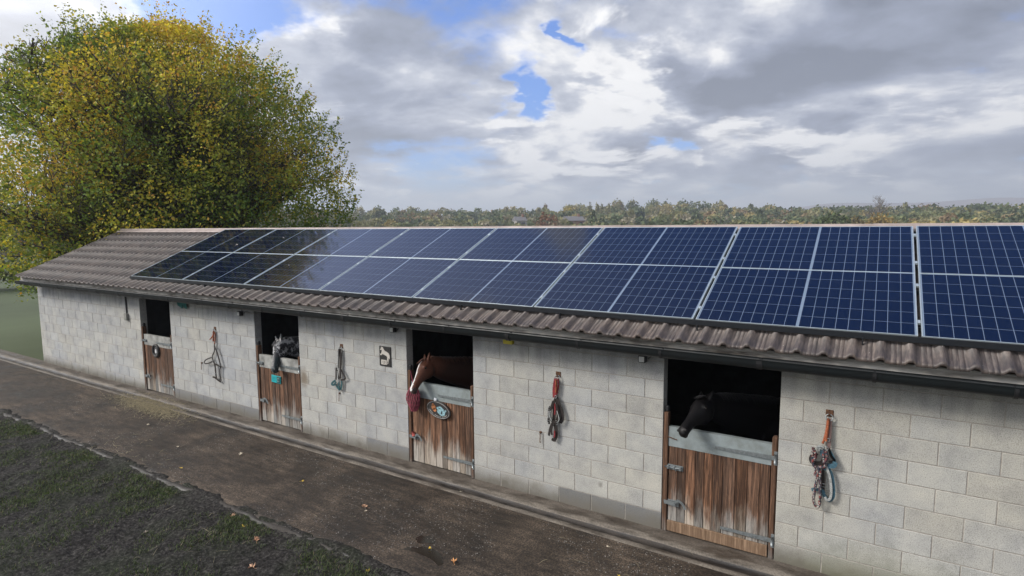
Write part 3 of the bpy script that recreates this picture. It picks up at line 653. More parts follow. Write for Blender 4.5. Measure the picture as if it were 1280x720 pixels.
# ---- half doors
def make_door(x0, kick=False, seed=0, plate_mat=None, post_l=1.44):
    rd = random.Random(seed)
    x1 = x0 + DW; L0, L1 = x0 + 0.066, x1 - 0.066; H = 1.262; plate_mat = plate_mat or m_galv
    bm = new(); lay = bm.loops.layers.float_color.new('tint'); n = 10; x = L0
    zb = 0.035
    ws = [rd.uniform(0.8, 1.2) for _ in range(n)]; ws = [w / sum(ws) * (L1 - L0) for w in ws]
    for w in ws:
        nf = len(bm.faces); g = rd.uniform(0.55, 1.35); hue = rd.uniform(-0.06, 0.12)
        yj = rd.uniform(-0.002, 0.002)
        box(bm, x + 0.0022, x + w - 0.0022, 0.022 + yj, 0.044, zb, H - 0.02, 0.003)
        bm.faces.ensure_lookup_table()
        for f in bm.faces[nf:]:
            for l in f.loops: l[lay] = (g * (1 + hue), g, g * (1 - hue), 1)
        x += w
    nf = len(bm.faces)
    for z in (0.22, 0.66, 1.14): box(bm, L0 + 0.02, L1 - 0.02, 0.0445, 0.068, z - 0.05, z + 0.05)
    bm.faces.ensure_lookup_table()
    for f in bm.faces[nf:]:
        for l in f.loops: l[lay] = (0.8, 0.8, 0.8, 1)
    leaf = obj('door', bm, m_board, stable)
    # folded sheet over the top edge
    bm = new(); box(bm, L0 - 0.006, L1 + 0.006, 0.0165, 0.0195, 1.045, 1.272); box(bm, L0 - 0.006, L1 + 0.006, 0.0165, 0.074, 1.2725, 1.277, 0.001); box(bm, L0 - 0.006, L1 + 0.006, 0.0715, 0.074, 1.18, 1.272)
    for sx in np.linspace(L0 + 0.04, L1 - 0.04, 5): cyl(bm, (sx, 0.0165, 1.075), (sx, 0.0135, 1.075), 0.006, 8); cyl(bm, (sx + 0.03, 0.0165, 1.235), (sx + 0.03, 0.0135, 1.235), 0.006, 8)
    obj('top_plate', bm, plate_mat, leaf)
    # strap hinges hung on the right-hand post
    for z, ln in ((1.135, 0.60), (0.225, 0.52)):
        bm = new(); xa = L1 + 0.03
        vs = [(xa - ln, z - 0.014), (xa, z - 0.024), (xa, z + 0.024), (xa - ln, z + 0.014)]
        A = [bm.verts.new((x, -0.001, zz)) for x, zz in vs]; B = [bm.verts.new((x, 0.007, zz)) for x, zz in vs]
        bm.faces.new(A); bm.faces.new(B[::-1])
        for q in range(4): bm.faces.new((A[q], B[q], B[(q + 1) % 4], A[(q + 1) % 4]))
        bmesh.ops.recalc_face_normals(bm, faces=bm.faces)
        for t in (0.08, 0.3, 0.55, 0.85): cyl(bm, (xa - ln * t, 0.006, z), (xa - ln * t, -0.006, z), 0.009, 8)
        cyl(bm, (xa + 0.015, -0.004, z - 0.05), (xa + 0.015, -0.004, z + 0.05), 0.014, 12)
        box(bm, xa + 0.002, xa + 0.036, -0.002, 0.003, z - 0.075, z + 0.075, 0.0015)
        obj('strap_hinge', bm, m_steel, leaf)
    if kick:
        bm = new(); box(bm, L0, L1, -0.006, 0.0205, 0.03, 0.155, 0.004)
        obj('kick_board', bm, m_kick, leaf)
    # posts
    bm = new(); box(bm, x0 + 0.004, x0 + 0.058, 0.0, 0.085, 0.012, post_l, 0.006); obj('door_post', bm, m_post, stable)
    bm = new(); box(bm, x1 - 0.058, x1 - 0.004, 0.0, 0.085, 0.012, 1.36, 0.012); obj('door_post', bm, m_post, stable)
    bm = new(); box(bm, x0 + 0.01, x0 + 0.055, 0.02, 0.075, post_l + 0.001, post_l + 0.07, 0.012); obj('post_cap', bm, m_black, stable)
    return leaf, L0, L1
def latch(leaf, x, z, ang=0.0, big=False):
    bm = new()
    box(bm, x - 0.06, x + 0.13, 0.012, 0.0185, z - 0.03, z + 0.03, 0.001)
    cyl(bm, (x - 0.08, 0.0, z), (x + 0.12, 0.0, z), 0.009, 10)
    for dx in (-0.04, 0.03, 0.10): box(bm, x + dx - 0.012, x + dx + 0.012, -0.013, 0.012, z - 0.022, z + 0.022, 0.003)
    cyl(bm, (x + 0.06, -0.004, z), (x + 0.06, -0.05, z - 0.012), 0.007, 8)
    if big:
        vs = catmull([(x + 0.02, -0.012, z + 0.01), (x + 0.06, -0.02, z + 0.06), (x + 0.13, -0.02, z + 0.045), (x + 0.17, -0.02, z - 0.005), (x + 0.15, -0.015, z - 0.05)], 5)
        strap(bm, vs, 0.03, 0.006, smooth_n=0)
    obj('bolt', bm, m_steel, leaf)
def kick_latch(leaf, x, z):
    bm = new()
    box(bm, x - 0.05, x + 0.08, 0.012, 0.0185, z - 0.035, z + 0.035, 0.001)
    strap(bm, [(x - 0.09, 0.0, z), (x, -0.008, z + 0.004), (x + 0.05, -0.012, z - 0.005)], 0.045, 0.007)
    strap(bm, [(x + 0.03, -0.016, z - 0.01), (x + 0.07, -0.02, z + 0.055), (x + 0.13, -0.02, z + 0.03), (x + 0.165, -0.018, z - 0.03)], 0.028, 0.006)
    cyl(bm, (x + 0.035, -0.005, z), (x + 0.035, -0.03, z), 0.02, 12)
    obj('latch', bm, m_steel, leaf)
leaf4, L0, L1 = make_door(DOORS[3], True, 4); latch(leaf4, L0 + 0.04, 0.80); kick_latch(leaf4, L0 + 0.05, 0.37)
bm = new()
for k in range(7): cyl(bm, (L0 - 0.03 + k * 0.018, 0.010 - 0.003 * (k % 2), 1.16 - 0.004 * k), (L0 - 0.016 + k * 0.018, 0.008, 1.158 - 0.004 * k), 0.006, 8)
obj('chain', bm, m_rust, leaf4)
leaf3, L0, L1 = make_door(DOORS[2], False, 3); kick_latch(leaf3, L0 + 0.04, 0.42)
bm = new(); cyl(bm, (L0 + 0.02, -0.004, 0.50), (L0 + 0.05, -0.012, 0.44), 0.02, 10, 0.028); obj('feed_clip', bm, pmat('faded_red_cloth', (0.30, 0.06, 0.05), 0.9), leaf3)
bm = new(); sphere(bm, (L0 + 0.47, -0.004, 1.062), 0.03, (1, 0.4, 1)); obj('white_knob', bm, pmat('white_plastic', (0.72, 0.74, 0.75), 0.5, var=0.05), leaf3)
leaf2, L0, L1 = make_door(DOORS[1], False, 2, m_plate_worn); kick_latch(leaf2, L0 + 0.08, 0.42); latch(leaf2, L0 + 0.0, 1.12)
leaf1, L0, L1 = make_door(DOORS[0], False, 1, m_plate_worn); kick_latch(leaf1, L0 + 0.06, 0.34); latch(leaf1, L0 + 0.0, 1.14)

# ------------------------------------------------------------------ solar panels
PW, PH = 1.972, 1.208
def make_panel():
    t = bpy.data.objects.new('solar_panel', None); link(t)
    bm = new(); w = 0.010; d = 0.035
    w2 = 0.005; box(bm, 0, PW, 0, w2, -d, 0, 0.0008); box(bm, 0, PW, PH - w2, PH, -d, 0, 0.0008)
    box(bm, 0, w, w2 + 0.0005, PH - w2 - 0.0005, -d, 0, 0.0008); box(bm, PW - w, PW, w2 + 0.0005, PH - w2 - 0.0005, -d, 0, 0.0008)
    obj('frame', bm, m_alu, t)
    V, F, MI = [], [], []
    def quad(x0, x1, y0, y1, z, mi):
        b_ = len(V); V.extend([(x0, y0, z), (x1, y0, z), (x1, y1, z), (x0, y1, z)]); F.append((b_, b_ + 1, b_ + 2, b_ + 3)); MI.append(mi)
    quad(w, PW - w, w2, PH - w2, -0.0035, 1)
    quad(w, PW - w, w2, PH - w2, -0.030, 1)
    mx = 0.012; mid = 0.012; gap = 0.0050; half = (PW - 2 * w - 2 * mx - 2 * mid) / 2; cw = half / 9; chh = (PH - 2 * w2 - 0.008) / 6
    for h in range(2):
        xb = w + mx + h * (half + 2 * mid)
        for i in range(9):
            for j in range(6):
                x0 = xb + i * cw + gap / 2; x1 = xb + (i + 1) * cw - gap / 2; y0 = w2 + 0.004 + j * chh + gap / 2; y1 = w2 + 0.004 + (j + 1) * chh - gap / 2
                quad(x0, x1, y0, y1, -0.0025, 0)
    me = me_from_np('cell_sheet', np.array(V), np.array(F)); me.polygons.foreach_set('material_index', MI)
    obj('cell_sheet', me, [m_cell, m_back], t)
    for fy in (0.22, 0.93):
        bm = new(); box(bm, -0.026, -0.004, fy, fy + 0.05, -0.02, 0.003, 0.001); obj('clamp', bm, m_alu, t)
    return t
ordn = ['first', 'second', 'third', 'fourth', 'fifth', 'sixth', 'seventh', 'eighth']
proto = make_panel()
for i in range(8):
    for j in range(2):
        p = proto if (i == 0 and j == 0) else copy_tree(proto)
        s = 0.004 + j * (PH + 0.007); y = -0.163 + s * CS
        p.location = (5.061 - 14 + 2 * i + 0.016, y, panel_z(y)); p.rotation_euler = (PITCH + random.uniform(-0.0022, 0.0022), random.uniform(-0.0016, 0.0016), 0)
        extra = {0: ' at the far end of the array', 7: ' at the near end of the array'}.get(i, '')
        tag(p, '%s-row dark blue solar panel, %s from the far left end%s' % (('lower', 'upper')[j], ordn[i], '' if i not in (0,) else ' beside the bare roof'), 'solar panel', 'solar panels on the stable roof')
# black strip standing for shade on the panels' front edge, with small hooks
bm = new()
box(bm, -8.94, 7.06, -0.185, -0.168, panel_z(-0.163) - 0.062, panel_z(-0.163) - 0.006, 0.002)
for x in (-6.1, -4.0, -2.3, -0.05, 1.45, 3.1, 4.62):
    box(bm, x, x + 0.012, -0.21, -0.186, panel_z(-0.2) - 0.10, panel_z(-0.2) - 0.035)
obj('edge_shade_strip', bm, m_rail, stable)

# ------------------------------------------------------------------ horses
def loft(bm, secs, seg=20):
    """secs: (centre, side vector, up vector, half-width, half-height)"""
    rings = []
    for c_, s, u, hw, hh in secs:
        rings.append([bm.verts.new(Vector(c_) + Vector(s) * math.cos(2 * math.pi * k / seg) * hw + Vector(u) * math.sin(2 * math.pi * k / seg) * hh) for k in range(seg)])
    for A, B in zip(rings[:-1], rings[1:]):
        for k in range(seg): bm.faces.new((A[k], A[(k + 1) % seg], B[(k + 1) % seg], B[k]))
    bm.faces.new(rings[0][::-1]); bm.faces.new(rings[-1])
def solidify(bm, voxel, smooth_it=4):
    bmesh.ops.recalc_face_normals(bm, faces=bm.faces)
    me = bpy.data.meshes.new('tmp'); bm.to_mesh(me); bm.free(); o = bpy.data.objects.new('tmp', me); COL.objects.link(o)
    r = o.modifiers.new('r', 'REMESH'); r.mode = 'VOXEL'; r.voxel_size = voxel
    s = o.modifiers.new('s', 'SMOOTH'); s.factor = 0.6; s.iterations = smooth_it
    dg = bpy.context.evaluated_depsgraph_get(); out = bpy.data.meshes.new_from_object(o.evaluated_get(dg))
    bpy.data.objects.remove(o); bpy.data.meshes.remove(me); out.materials.clear(); return out
def coat_mat(name, rough=0.5, spots=None, spec=0.4, sheen=0.15):
    m = bpy.data.materials.new(name); m.use_nodes = True; nt = m.node_tree; b = nt.nodes['Principled BSDF']
    co = nd(nt, 'ShaderNodeTexCoord').outputs['Object']
    a = nd(nt, 'ShaderNodeVertexColor', {'layer_name': 'tint'}).outputs['Color']
    n = nd(nt, 'ShaderNodeTexNoise', None, {'Vector': co, 'Scale': 60.0, 'Detail': 5.0, 'Roughness': 0.7}).outputs['Fac']
    c = mixc(nt, 1.0, a, ramp(nt, n, [(0.3, 0.75), (0.7, 1.25)]), 'MULTIPLY')
    if spots:
        v = nd(nt, 'ShaderNodeTexNoise', None, {'Vector': co, 'Scale': 17.0, 'Detail': 5.0, 'Roughness': 0.68, 'Distortion': 1.0}).outputs['Fac']
        v2 = nd(nt, 'ShaderNodeTexNoise', None, {'Vector': co, 'Scale': 7.0, 'Detail': 2.0}).outputs['Fac']
        f = ramp(nt, mth(nt, 'MULTIPLY_ADD', mth(nt, 'SUBTRACT', v2, 0.5), 0.7, v), [(0.41, 0.0), (0.50, 1.0)])
        f = mth(nt, 'MAXIMUM', f, mth(nt, 'LESS_THAN', nd(nt, 'ShaderNodeSeparateColor', None, {0: a}).outputs[0], 0.012))
        c = mixc(nt, f, (0.40, 0.40, 0.41), c)
        # the tint's alpha-free green channel above 0.3 keeps the white forehead white
        c = mixc(nt, ramp(nt, nd(nt, 'ShaderNodeSeparateColor', None, {0: a}).outputs[1], [(0.2, 0.0), (0.35, 1.0)]), c, (0.50, 0.49, 0.48))
    nt.links.new(c, b.inputs['Base Color']); b.inputs['Roughness'].default_value = rough; b.inputs['Specular IOR Level'].default_value = spec
    b.inputs['Sheen Weight'].default_value = sheen
    nt.links.new(nd(nt, 'ShaderNodeBump', None, {'Strength': 0.15, 'Distance': 0.004, 'Height': n}).outputs[0], b.inputs['Normal'])
    return m
m_eye = pmat('dark_eye', (0.006, 0.004, 0.003), 0.08, var=0.1, bump=0)
m_nostril = pmat('nostril', (0.008, 0.006, 0.006), 0.6, var=0.1, bump=0)
def horse(name, label, poll, nose, face_dir, neck_pts, body_dir, base, pattern, mat_coat, mane_col, neck_r=0.15):
    """poll -> nose is the head axis; face_dir points out of the forehead; neck_pts run back to the withers"""
    P = Vector(poll); N = Vector(nose); H = (N - P); L = H.length; H.normalize()
    U = Vector(face_dir); U = (U - H * U.dot(H)).normalized(); S = H.cross(U).normalized()
    k = L / 0.60
    bm = new()
    # t, centre offset along U, half-width, half-height: long straight face line, deep jowl, narrow muzzle
    prof = [(-0.06, -0.055, 0.045, 0.055), (0.02, -0.05, 0.080, 0.100), (0.12, -0.052, 0.100, 0.140), (0.24, -0.054, 0.108, 0.154), (0.36, -0.048, 0.096, 0.138), (0.46, -0.030, 0.076, 0.106), (0.58, -0.016, 0.060, 0.078),
            (0.70, -0.012, 0.052, 0.066), (0.82, -0.010, 0.054, 0.063), (0.91, -0.012, 0.058, 0.060), (0.97, -0.020, 0.050, 0.048), (1.005, -0.026, 0.030, 0.028)]
    loft(bm, [(P + H * (t * L) + U * (o * k), S, U, hw * k, hh * k) for t, o, hw, hh in prof], 24)
    # brow ridges, cheeks, lower lip and chin
    for s in (-1, 1):
        sphere(bm, P + H * (0.27 * L) + U * (0.020 * k) + S * (s * 0.080 * k), 0.034 * k, (1, 1, 1), 12)
        sphere(bm, P + H * (0.22 * L) + U * (-0.095 * k) + S * (s * 0.050 * k), 0.060 * k, (1, 1, 1), 12)
        sphere(bm, P + H * (0.91 * L) + U * (0.012 * k) + S * (s * 0.040 * k), 0.026 * k, (1, 1, 1), 10)
    sphere(bm, P + H * (0.93 * L) + U * (-0.062 * k), 0.030 * k, (1, 1, 1), 12)
    # ears
    eb = []
    for s in (-1, 1):
        b0 = P + H * (-0.010 * L) + U * (0.018 * k) + S * (s * 0.055 * k)
        dr = (-H * 0.82 + U * 0.38 + S * s * 0.28).normalized(); sd = dr.cross(U).normalized(); up = sd.cross(dr)
        loft(bm, [(b0 + dr * d_ * k, sd, up, w_ * k, h_ * k) for d_, w_, h_ in ((-0.03, 0.028, 0.024), (0.025, 0.034, 0.024), (0.065, 0.029, 0.019), (0.095, 0.017, 0.012), (0.118, 0.006, 0.006))], 12)
    # neck (deep, flattened) into the trunk
    pts = [P + H * (0.05 * L) - U * 0.045 * k] + [Vector(p) for p in neck_pts]
    pts = catmull(pts, 5); nn = len(pts)
    Bd = Vector(body_dir).normalized(); up = Vector((0, 0, 1)); sec = []
    for i, p in enumerate(pts):
        t = i / (nn - 1); tg = (pts[min(nn - 1, i + 1)] - pts[max(0, i - 1)]).normalized()
        s = tg.cross(up); s = s.normalized() if s.length > 0.1 else Bd.cross(up).normalized()
        if i == 0: prev_s = s
        if s.dot(prev_s) < 0: s = -s
        prev_s = s
        u = s.cross(tg).normalized()
        sec.append((p - Vector((0, 0, 1)) * 0.035 * t, s, u, 0.080 + 0.085 * t, 0.125 + 0.175 * t))
    loft(bm, sec, 24)
    W = pts[-1]; sb = Bd.cross(up).normalized()
    tr = [(-0.22, -0.14, 0.12, 0.15), (-0.08, -0.12, 0.21, 0.27), (0.15, -0.13, 0.25, 0.32), (0.5, -0.15, 0.29, 0.34), (0.9, -0.15, 0.30, 0.33), (1.2, -0.10, 0.29, 0.31), (1.45, -0.09, 0.25, 0.27), (1.6, -0.11, 0.14, 0.17)]
    loft(bm, [(W + Bd * d_ + up * o, sb, up, hw, hh) for d_, o, hw, hh in tr], 24)
    zf = 0.013
    for d_, fore in ((0.05, True), (1.38, False)):
        for s in (-1, 1):
            hip = W + Bd * d_ + sb * (s * 0.14) + up * (-0.25)
            h0 = hip.z - zf
            if fore: path = [(0, 0, 0.10), (0.0, 0.38, 0.062), (0.0, 0.54, 0.042), (0.01, 0.62, 0.036), (0.01, 0.84, 0.030), (-0.03, 0.93, 0.033), (-0.06, 0.975, 0.045), (-0.07, 1.0, 0.055)]
            else: path = [(0, 0, 0.16), (-0.06, 0.22, 0.11), (0.06, 0.42, 0.060), (0.14, 0.58, 0.048), (0.12, 0.66, 0.038), (0.10, 0.85, 0.033), (0.06, 0.93, 0.036), (0.03, 0.975, 0.048), (0.02, 1.0, 0.055)]
            loft(bm, [(Vector((hip.x + Bd.x * bx, hip.y + Bd.y * bx, hip.z - h0 * dz)), Bd, sb, r_, r_ * 0.85) for bx, dz, r_ in path], 12)
    me = solidify(bm, 0.0125, 3)
    co_ = np.empty(len(me.vertices) * 3, np.float32); me.vertices.foreach_get('co', co_); co_ = co_.reshape(-1, 3)
    d = co_ - np.array(P); hh = d @ np.array(H) / L; uu = d @ np.array(U) / k; ss = d @ np.array(S) / k
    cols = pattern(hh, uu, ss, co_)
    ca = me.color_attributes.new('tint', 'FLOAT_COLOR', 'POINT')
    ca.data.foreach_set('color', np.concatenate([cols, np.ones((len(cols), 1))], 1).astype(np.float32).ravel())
    me.transform(Matrix.Translation(-Vector(base)))
    root = thing(name, label, 'horse', base)
    off_ = -Vector(base)
    bd = obj('body', me, mat_coat, root, smooth=True)
    for s in (-1, 1):
        bm = new(); sphere(bm, P + H * (0.285 * L) + U * (0.012 * k) + S * (s * 0.104 * k) + off_, 0.0165 * k, (1, 1, 1), 14); obj('eye', bm, m_eye, root)
        bm = new(); sphere(bm, P + H * (0.935 * L) + U * (0.012 * k) + S * (s * 0.052 * k) + off_, 0.0155 * k, (1, 1, 1), 10); obj('nostril', bm, m_nostril, root)
    # mane: many thin locks falling to one side from the crest, forelock over the brow
    rr = random.Random(3); V, F, Cc = [], [], []
    def lock(p, d1, ln, w, fall):
        q = Vector(p); dvec = Vector(d1).normalized(); side = dvec.cross(Vector(fall)).normalized()
        pr_ = None
        for i in range(6):
            t = i / 5; ww = w * (1 - 0.75 * t)
            a_, b_ = q - side * ww, q + side * ww
            V.extend([tuple(a_), tuple(b_)]); n_ = len(V)
            if pr_ is not None:
                F.append((pr_, pr_ + 1, n_ - 1, n_ - 2)); Cc.append([c_ * rr.uniform(0.7, 1.2) for c_ in mane_col])
            pr_ = n_ - 2
            dvec = (dvec * 0.7 + Vector(fall) * 0.3).normalized(); q = q + dvec * ln / 5
    cam_side = 1 if S.dot(Vector((0.53, -0.84, 0))) > 0 else -1
    for i in range(2, nn - 1):
        for _ in range(16):
            t = rr.random(); p = pts[i] * (1 - t) + pts[i + 1] * t if i < nn - 1 else pts[i]
            u_ = sec[i][2]; s_ = sec[i][1]; hgt_ = sec[i][4]
            uu_ = u_ if u_.z > 0 else -u_
            q = p + uu_ * (hgt_ + 0.004) + s_ * rr.uniform(-0.02, 0.02)
            sd_ = s_ if s_.dot(Vector((0.53, -0.84, 0))) > 0 else -s_
            lock(q + off_, (uu_ * 0.5 + sd_ * rr.uniform(0.4, 1.0)), rr.uniform(0.10, 0.18), 0.005, (sd_ * 0.35 + Vector((0, 0, -1)) + Vector((rr.uniform(-.2, .2), rr.uniform(-.2, .2), 0))).normalized())
    me2 = me_from_np('mane', np.array(V), np.array(F), np.array(Cc)); mm_ = coat_mat(name + '_mane_hair', 0.55); obj('mane', me2, mm_, root); V.clear(); F.clear(); Cc.clear()
    for _ in range(42):
        q = P + U * 0.055 * k + S * rr.uniform(-0.03, 0.03) - H * 0.02
        lock(q + off_, (U * 0.7 + H * 0.5 + S * rr.uniform(-0.4, 0.4)), rr.uniform(0.12, 0.20), 0.004, (H + U * 0.12 + S * rr.uniform(-0.25, 0.25)).normalized())
    me2 = me_from_np('forelock', np.array(V), np.array(F), np.array(Cc)); obj('forelock', me2, mm_, root)
    return root
def lerp_cols(base, n): return np.tile(np.array(base), (n, 1)).astype(float)
def pat_chestnut(h, u, s, co_):
    c_ = lerp_cols((0.085, 0.030, 0.016), len(h))
    c_ *= (1 - 0.72 * np.clip((-0.15 - u) * 5.0, 0, 1))[:, None]  # neck and trunk darkened in the coat colour: shade inside the stable
    muz = (h > 0.86) & (h < 1.1) & (u < 0.03) & (np.abs(s) < 0.12); c_[muz] = (0.055, 0.035, 0.030)
    wid = 0.013 + 0.007 * np.sin(h * 9.0) ** 2 + 0.012 * np.clip((h - 0.6) * 3, 0, 1)
    bl = (u > 0.018) & (np.abs(s) < wid) & (h > 0.13) & (h < 0.99); c_[bl] = (0.60, 0.58, 0.56)
    return c_
def pat_black(h, u, s, co_):
    c_ = lerp_cols((0.0050, 0.0044, 0.0050), len(h))
    return c_
def pat_spotted(h, u, s, co_):
    c_ = lerp_cols((0.022, 0.022, 0.026), len(h))
    head = (h > -0.05) & (h < 0.20) & (u > 0.0) & (np.abs(s) < 0.07); c_[head] = (0.42, 0.41, 0.40)
    dark = (h > 0.55) & ((u < 0.01) | (np.abs(s) > 0.03)) | (h > 0.86) | (h < -0.08) & (u > -0.06); c_[dark] = (0.006, 0.016, 0.020)
    return c_
LEFT = Vector((-0.85, -0.53, 0)); CAMW = Vector((0.53, -0.84, 0.1)); UP = Vector((0, 0, 1))
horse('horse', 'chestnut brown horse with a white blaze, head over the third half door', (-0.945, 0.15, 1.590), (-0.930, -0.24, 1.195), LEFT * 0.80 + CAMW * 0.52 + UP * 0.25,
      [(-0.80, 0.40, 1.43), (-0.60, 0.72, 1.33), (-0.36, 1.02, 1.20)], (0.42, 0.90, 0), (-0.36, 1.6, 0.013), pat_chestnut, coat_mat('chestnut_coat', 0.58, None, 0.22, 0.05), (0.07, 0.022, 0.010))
horse('horse', 'black horse looking out over the nearest half door beneath the eaves', (3.109, 0.25, 1.575), (2.979, -0.27, 1.318), LEFT * 0.75 + UP * 0.8 + CAMW * 0.25,
      [(3.22, 0.52, 1.43), (3.42, 0.85, 1.30), (3.62, 1.20, 1.16)], (0.35, 0.93, 0), (3.6, 1.8, 0.013), pat_black, coat_mat('black_coat', 0.50, None, 0.25, 0.0), (0.010, 0.008, 0.008))
horse('horse', 'black and white spotted horse hanging its head over the second half door', (-4.400, 0.15, 1.545), (-4.225, -0.14, 1.045), LEFT * 0.60 + CAMW * 0.80 + UP * 0.15,
      [(-4.32, 0.40, 1.41), (-4.18, 0.75, 1.36), (-4.06, 1.10, 1.22)], (0.08, 1.0, 0), (-4.06, 1.7, 0.013), pat_spotted, coat_mat('spotted_coat', 0.5, True), (0.045, 0.045, 0.05))

# ------------------------------------------------------------------ headcollars and ropes on the wall
m_leather = pmat('dark_leather', (0.020, 0.014, 0.012), 0.55, var=0.3, scale=30)
m_brownrope = pmat('orange_brown_rope', (0.30, 0.085, 0.035), 0.9, var=0.35, scale=60, bump=0.5, bscale=150)
m_redweb = pmat('red_webbing', (0.20, 0.020, 0.024), 0.85, var=0.3, scale=50, bump=0.4)
m_teal = pmat('teal_webbing', (0.018, 0.075, 0.085), 0.8, var=0.3, scale=50, bump=0.3)
m_blueweb = pmat('blue_grey_webbing', (0.05, 0.12, 0.16), 0.8, var=0.3, scale=50, bump=0.3)
m_greyweb = pmat('grey_webbing', (0.30, 0.31, 0.30), 0.85, var=0.3, scale=50, bump=0.3)
m_spotrope = bpy.data.materials.new('flecked_lead_rope'); m_spotrope.use_nodes = True; nt = m_spotrope.node_tree
v = nd(nt, 'ShaderNodeTexVoronoi', None, {'Vector': nd(nt, 'ShaderNodeTexCoord').outputs['Object'], 'Scale': 75.0})
nt.links.new(ramp(nt, nd(nt, 'ShaderNodeSeparateColor', None, {0: v.outputs['Color']}).outputs[0], [(0.30, (0.02, 0.03, 0.045)), (0.5, (0.20, 0.04, 0.03)), (0.7, (0.03, 0.035, 0.05)), (0.9, (0.30, 0.28, 0.25))]), nt.nodes['Principled BSDF'].inputs['Base Color'])
nt.nodes['Principled BSDF'].inputs['Roughness'].default_value = 0.9
def ring_pts(c_, r, n=16, tilt=0.0): return [(c_[0] + r * math.cos(2 * math.pi * k / n), c_[1] + tilt * math.sin(2 * math.pi * k / n), c_[2] + r * math.sin(2 * math.pi * k / n)) for k in range(n)]
def tether(name, x, z, label):
    t = thing('tether_ring', label, 'tether ring', (x, 0, z), 'tether rings screwed to the block wall')
    bm = new(); box(bm, -0.035, 0.035, -0.006, 0.004, -0.03, 0.04, 0.002); cyl(bm, (0, -0.006, 0.0), (0, -0.03, 0.0), 0.009, 8)
    for sx in (-0.022, 0.022): cyl(bm, (sx, -0.006, 0.026), (sx, -0.009, 0.026), 0.005, 8)
    obj('plate', bm, m_rust, t)
    bm = new(); tube(bm, ring_pts((0, -0.03, -0.032), 0.032, 18, 0.008), 0.0055, 8, True); obj('ring', bm, m_steel, t)
def hang(name, label, cat, x, z, x0, y0, sx, sz, parts, group):
    t = thing(name, label, cat, (x, 0, z), group)
    for pname, mt, items in parts:
        bm = new()
        for kind, pts, w, dy in items:
            P_ = []
            for i, p in enumerate(pts):
                yy = p[2] if len(p) > 2 else 0.0
                P_.append(((p[0] - x0) * sx, -0.030 - dy - yy, -(p[1] - y0) * sz))
            if kind == 'S': strap(bm, P_, w * 1.28, 0.006)
            elif kind == 'R': tube(bm, catmull(P_, 6), w * 1.1, 8)
            elif kind == 'B':   # buckle
                c_ = P_[0]; tube(bm, [(c_[0] - w, c_[1], c_[2] - w), (c_[0] + w, c_[1], c_[2] - w), (c_[0] + w, c_[1], c_[2] + w), (c_[0] - w, c_[1], c_[2] + w)], 0.004, 6, True)
            elif kind == 'O': tube(bm, ring_pts(P_[0], w, 14), 0.004, 6, True)
        obj(pname, bm, mt, t)
    return t
G_ = 'headcollars hanging on the stable wall'
tether('a', -6.167, 1.635, 'rusty tether ring holding the brown bridle, between the two far doors')
hang('bridle', 'dark leather bridle looped over an orange cord, between the two far doors', 'bridle', -6.167, 1.60, 185, 130, 0.0032, 0.0019, [
    ('cord', m_brownrope, [('R', [(185, 130), (172, 180), (150, 215), (138, 228)], .010, 0), ('R', [(187, 130), (180, 185), (178, 240)], .012, .008), ('R', [(190, 130), (196, 190), (186, 262)], .010, .0)]),
    ('headpiece', m_leather, [('S', [(183, 262), (180, 330), (170, 365)], .020, .0), ('S', [(190, 285), (214, 340), (238, 440), (245, 485)], .030, .02), ('S', [(245, 480), (232, 520), (230, 580), (236, 640)], .024, .01)]),
    ('cheekpiece', m_leather, [('S', [(176, 360), (158, 400), (165, 450), (182, 480)], .020, .01), ('S', [(182, 470), (186, 530), (188, 585), (190, 620)], .034, .015), ('S', [(176, 470), (205, 478), (240, 488)], .022, .02), ('S', [(150, 618), (178, 622), (205, 640), (232, 652)], .026, .012)]),
    ('noseband', m_leather, [('S', [(165, 452), (120, 478), (86, 488), (80, 470), (100, 445), (140, 420), (160, 412)], .018, .03)]),
    ('buckle', m_steel, [('B', [(188, 582)], .016, .022), ('B', [(152, 410)], .014, .03), ('B', [(245, 470)], .014, .03)])], G_)
tether('b', -2.627, 1.655, 'tether ring holding the teal headcollar, left of the horse picture')
hang('headcollar', 'black headcollar with a teal noseband, hanging left of the horse picture', 'headcollar', -2.627, 1.63, 233, 105, 0.00234, 0.0017, [
    ('crown_strap', m_leather, [('S', [(226, 110), (212, 180), (206, 245), (196, 300)], .022, .0), ('S', [(236, 110), (238, 200), (232, 300), (226, 400)], .030, .01), ('S', [(228, 112), (226, 180), (216, 300)], .018, .02)]),
    ('cheekpiece', m_leather, [('S', [(194, 300), (188, 360), (182, 420)], .024, .01), ('S', [(240, 310), (262, 350), (280, 385), (262, 405), (235, 412)], .022, .015), ('S', [(204, 320), (212, 380), (218, 410)], .018, .02)]),
    ('lining', m_greyweb, [('S', [(220, 130), (216, 220), (212, 300)], .014, .024), ('S', [(206, 330), (208, 400), (212, 440)], .014, .024)]),
    ('noseband', m_teal, [('S', [(182, 425), (150, 455), (144, 475), (170, 470), (186, 440)], .026, .02), ('S', [(180, 470), (205, 505), (228, 500), (240, 455), (238, 420)], .026, .01), ('S', [(215, 430), (216, 470), (216, 520)], .022, .02)]),
    ('buckle', m_steel, [('B', [(192, 308)], .015, .03), ('B', [(232, 306)], .015, .03), ('O', [(216, 528)], .016, .02)])], G_)
tether('c', 1.337, 1.700, 'tether ring holding the red and black headcollar')
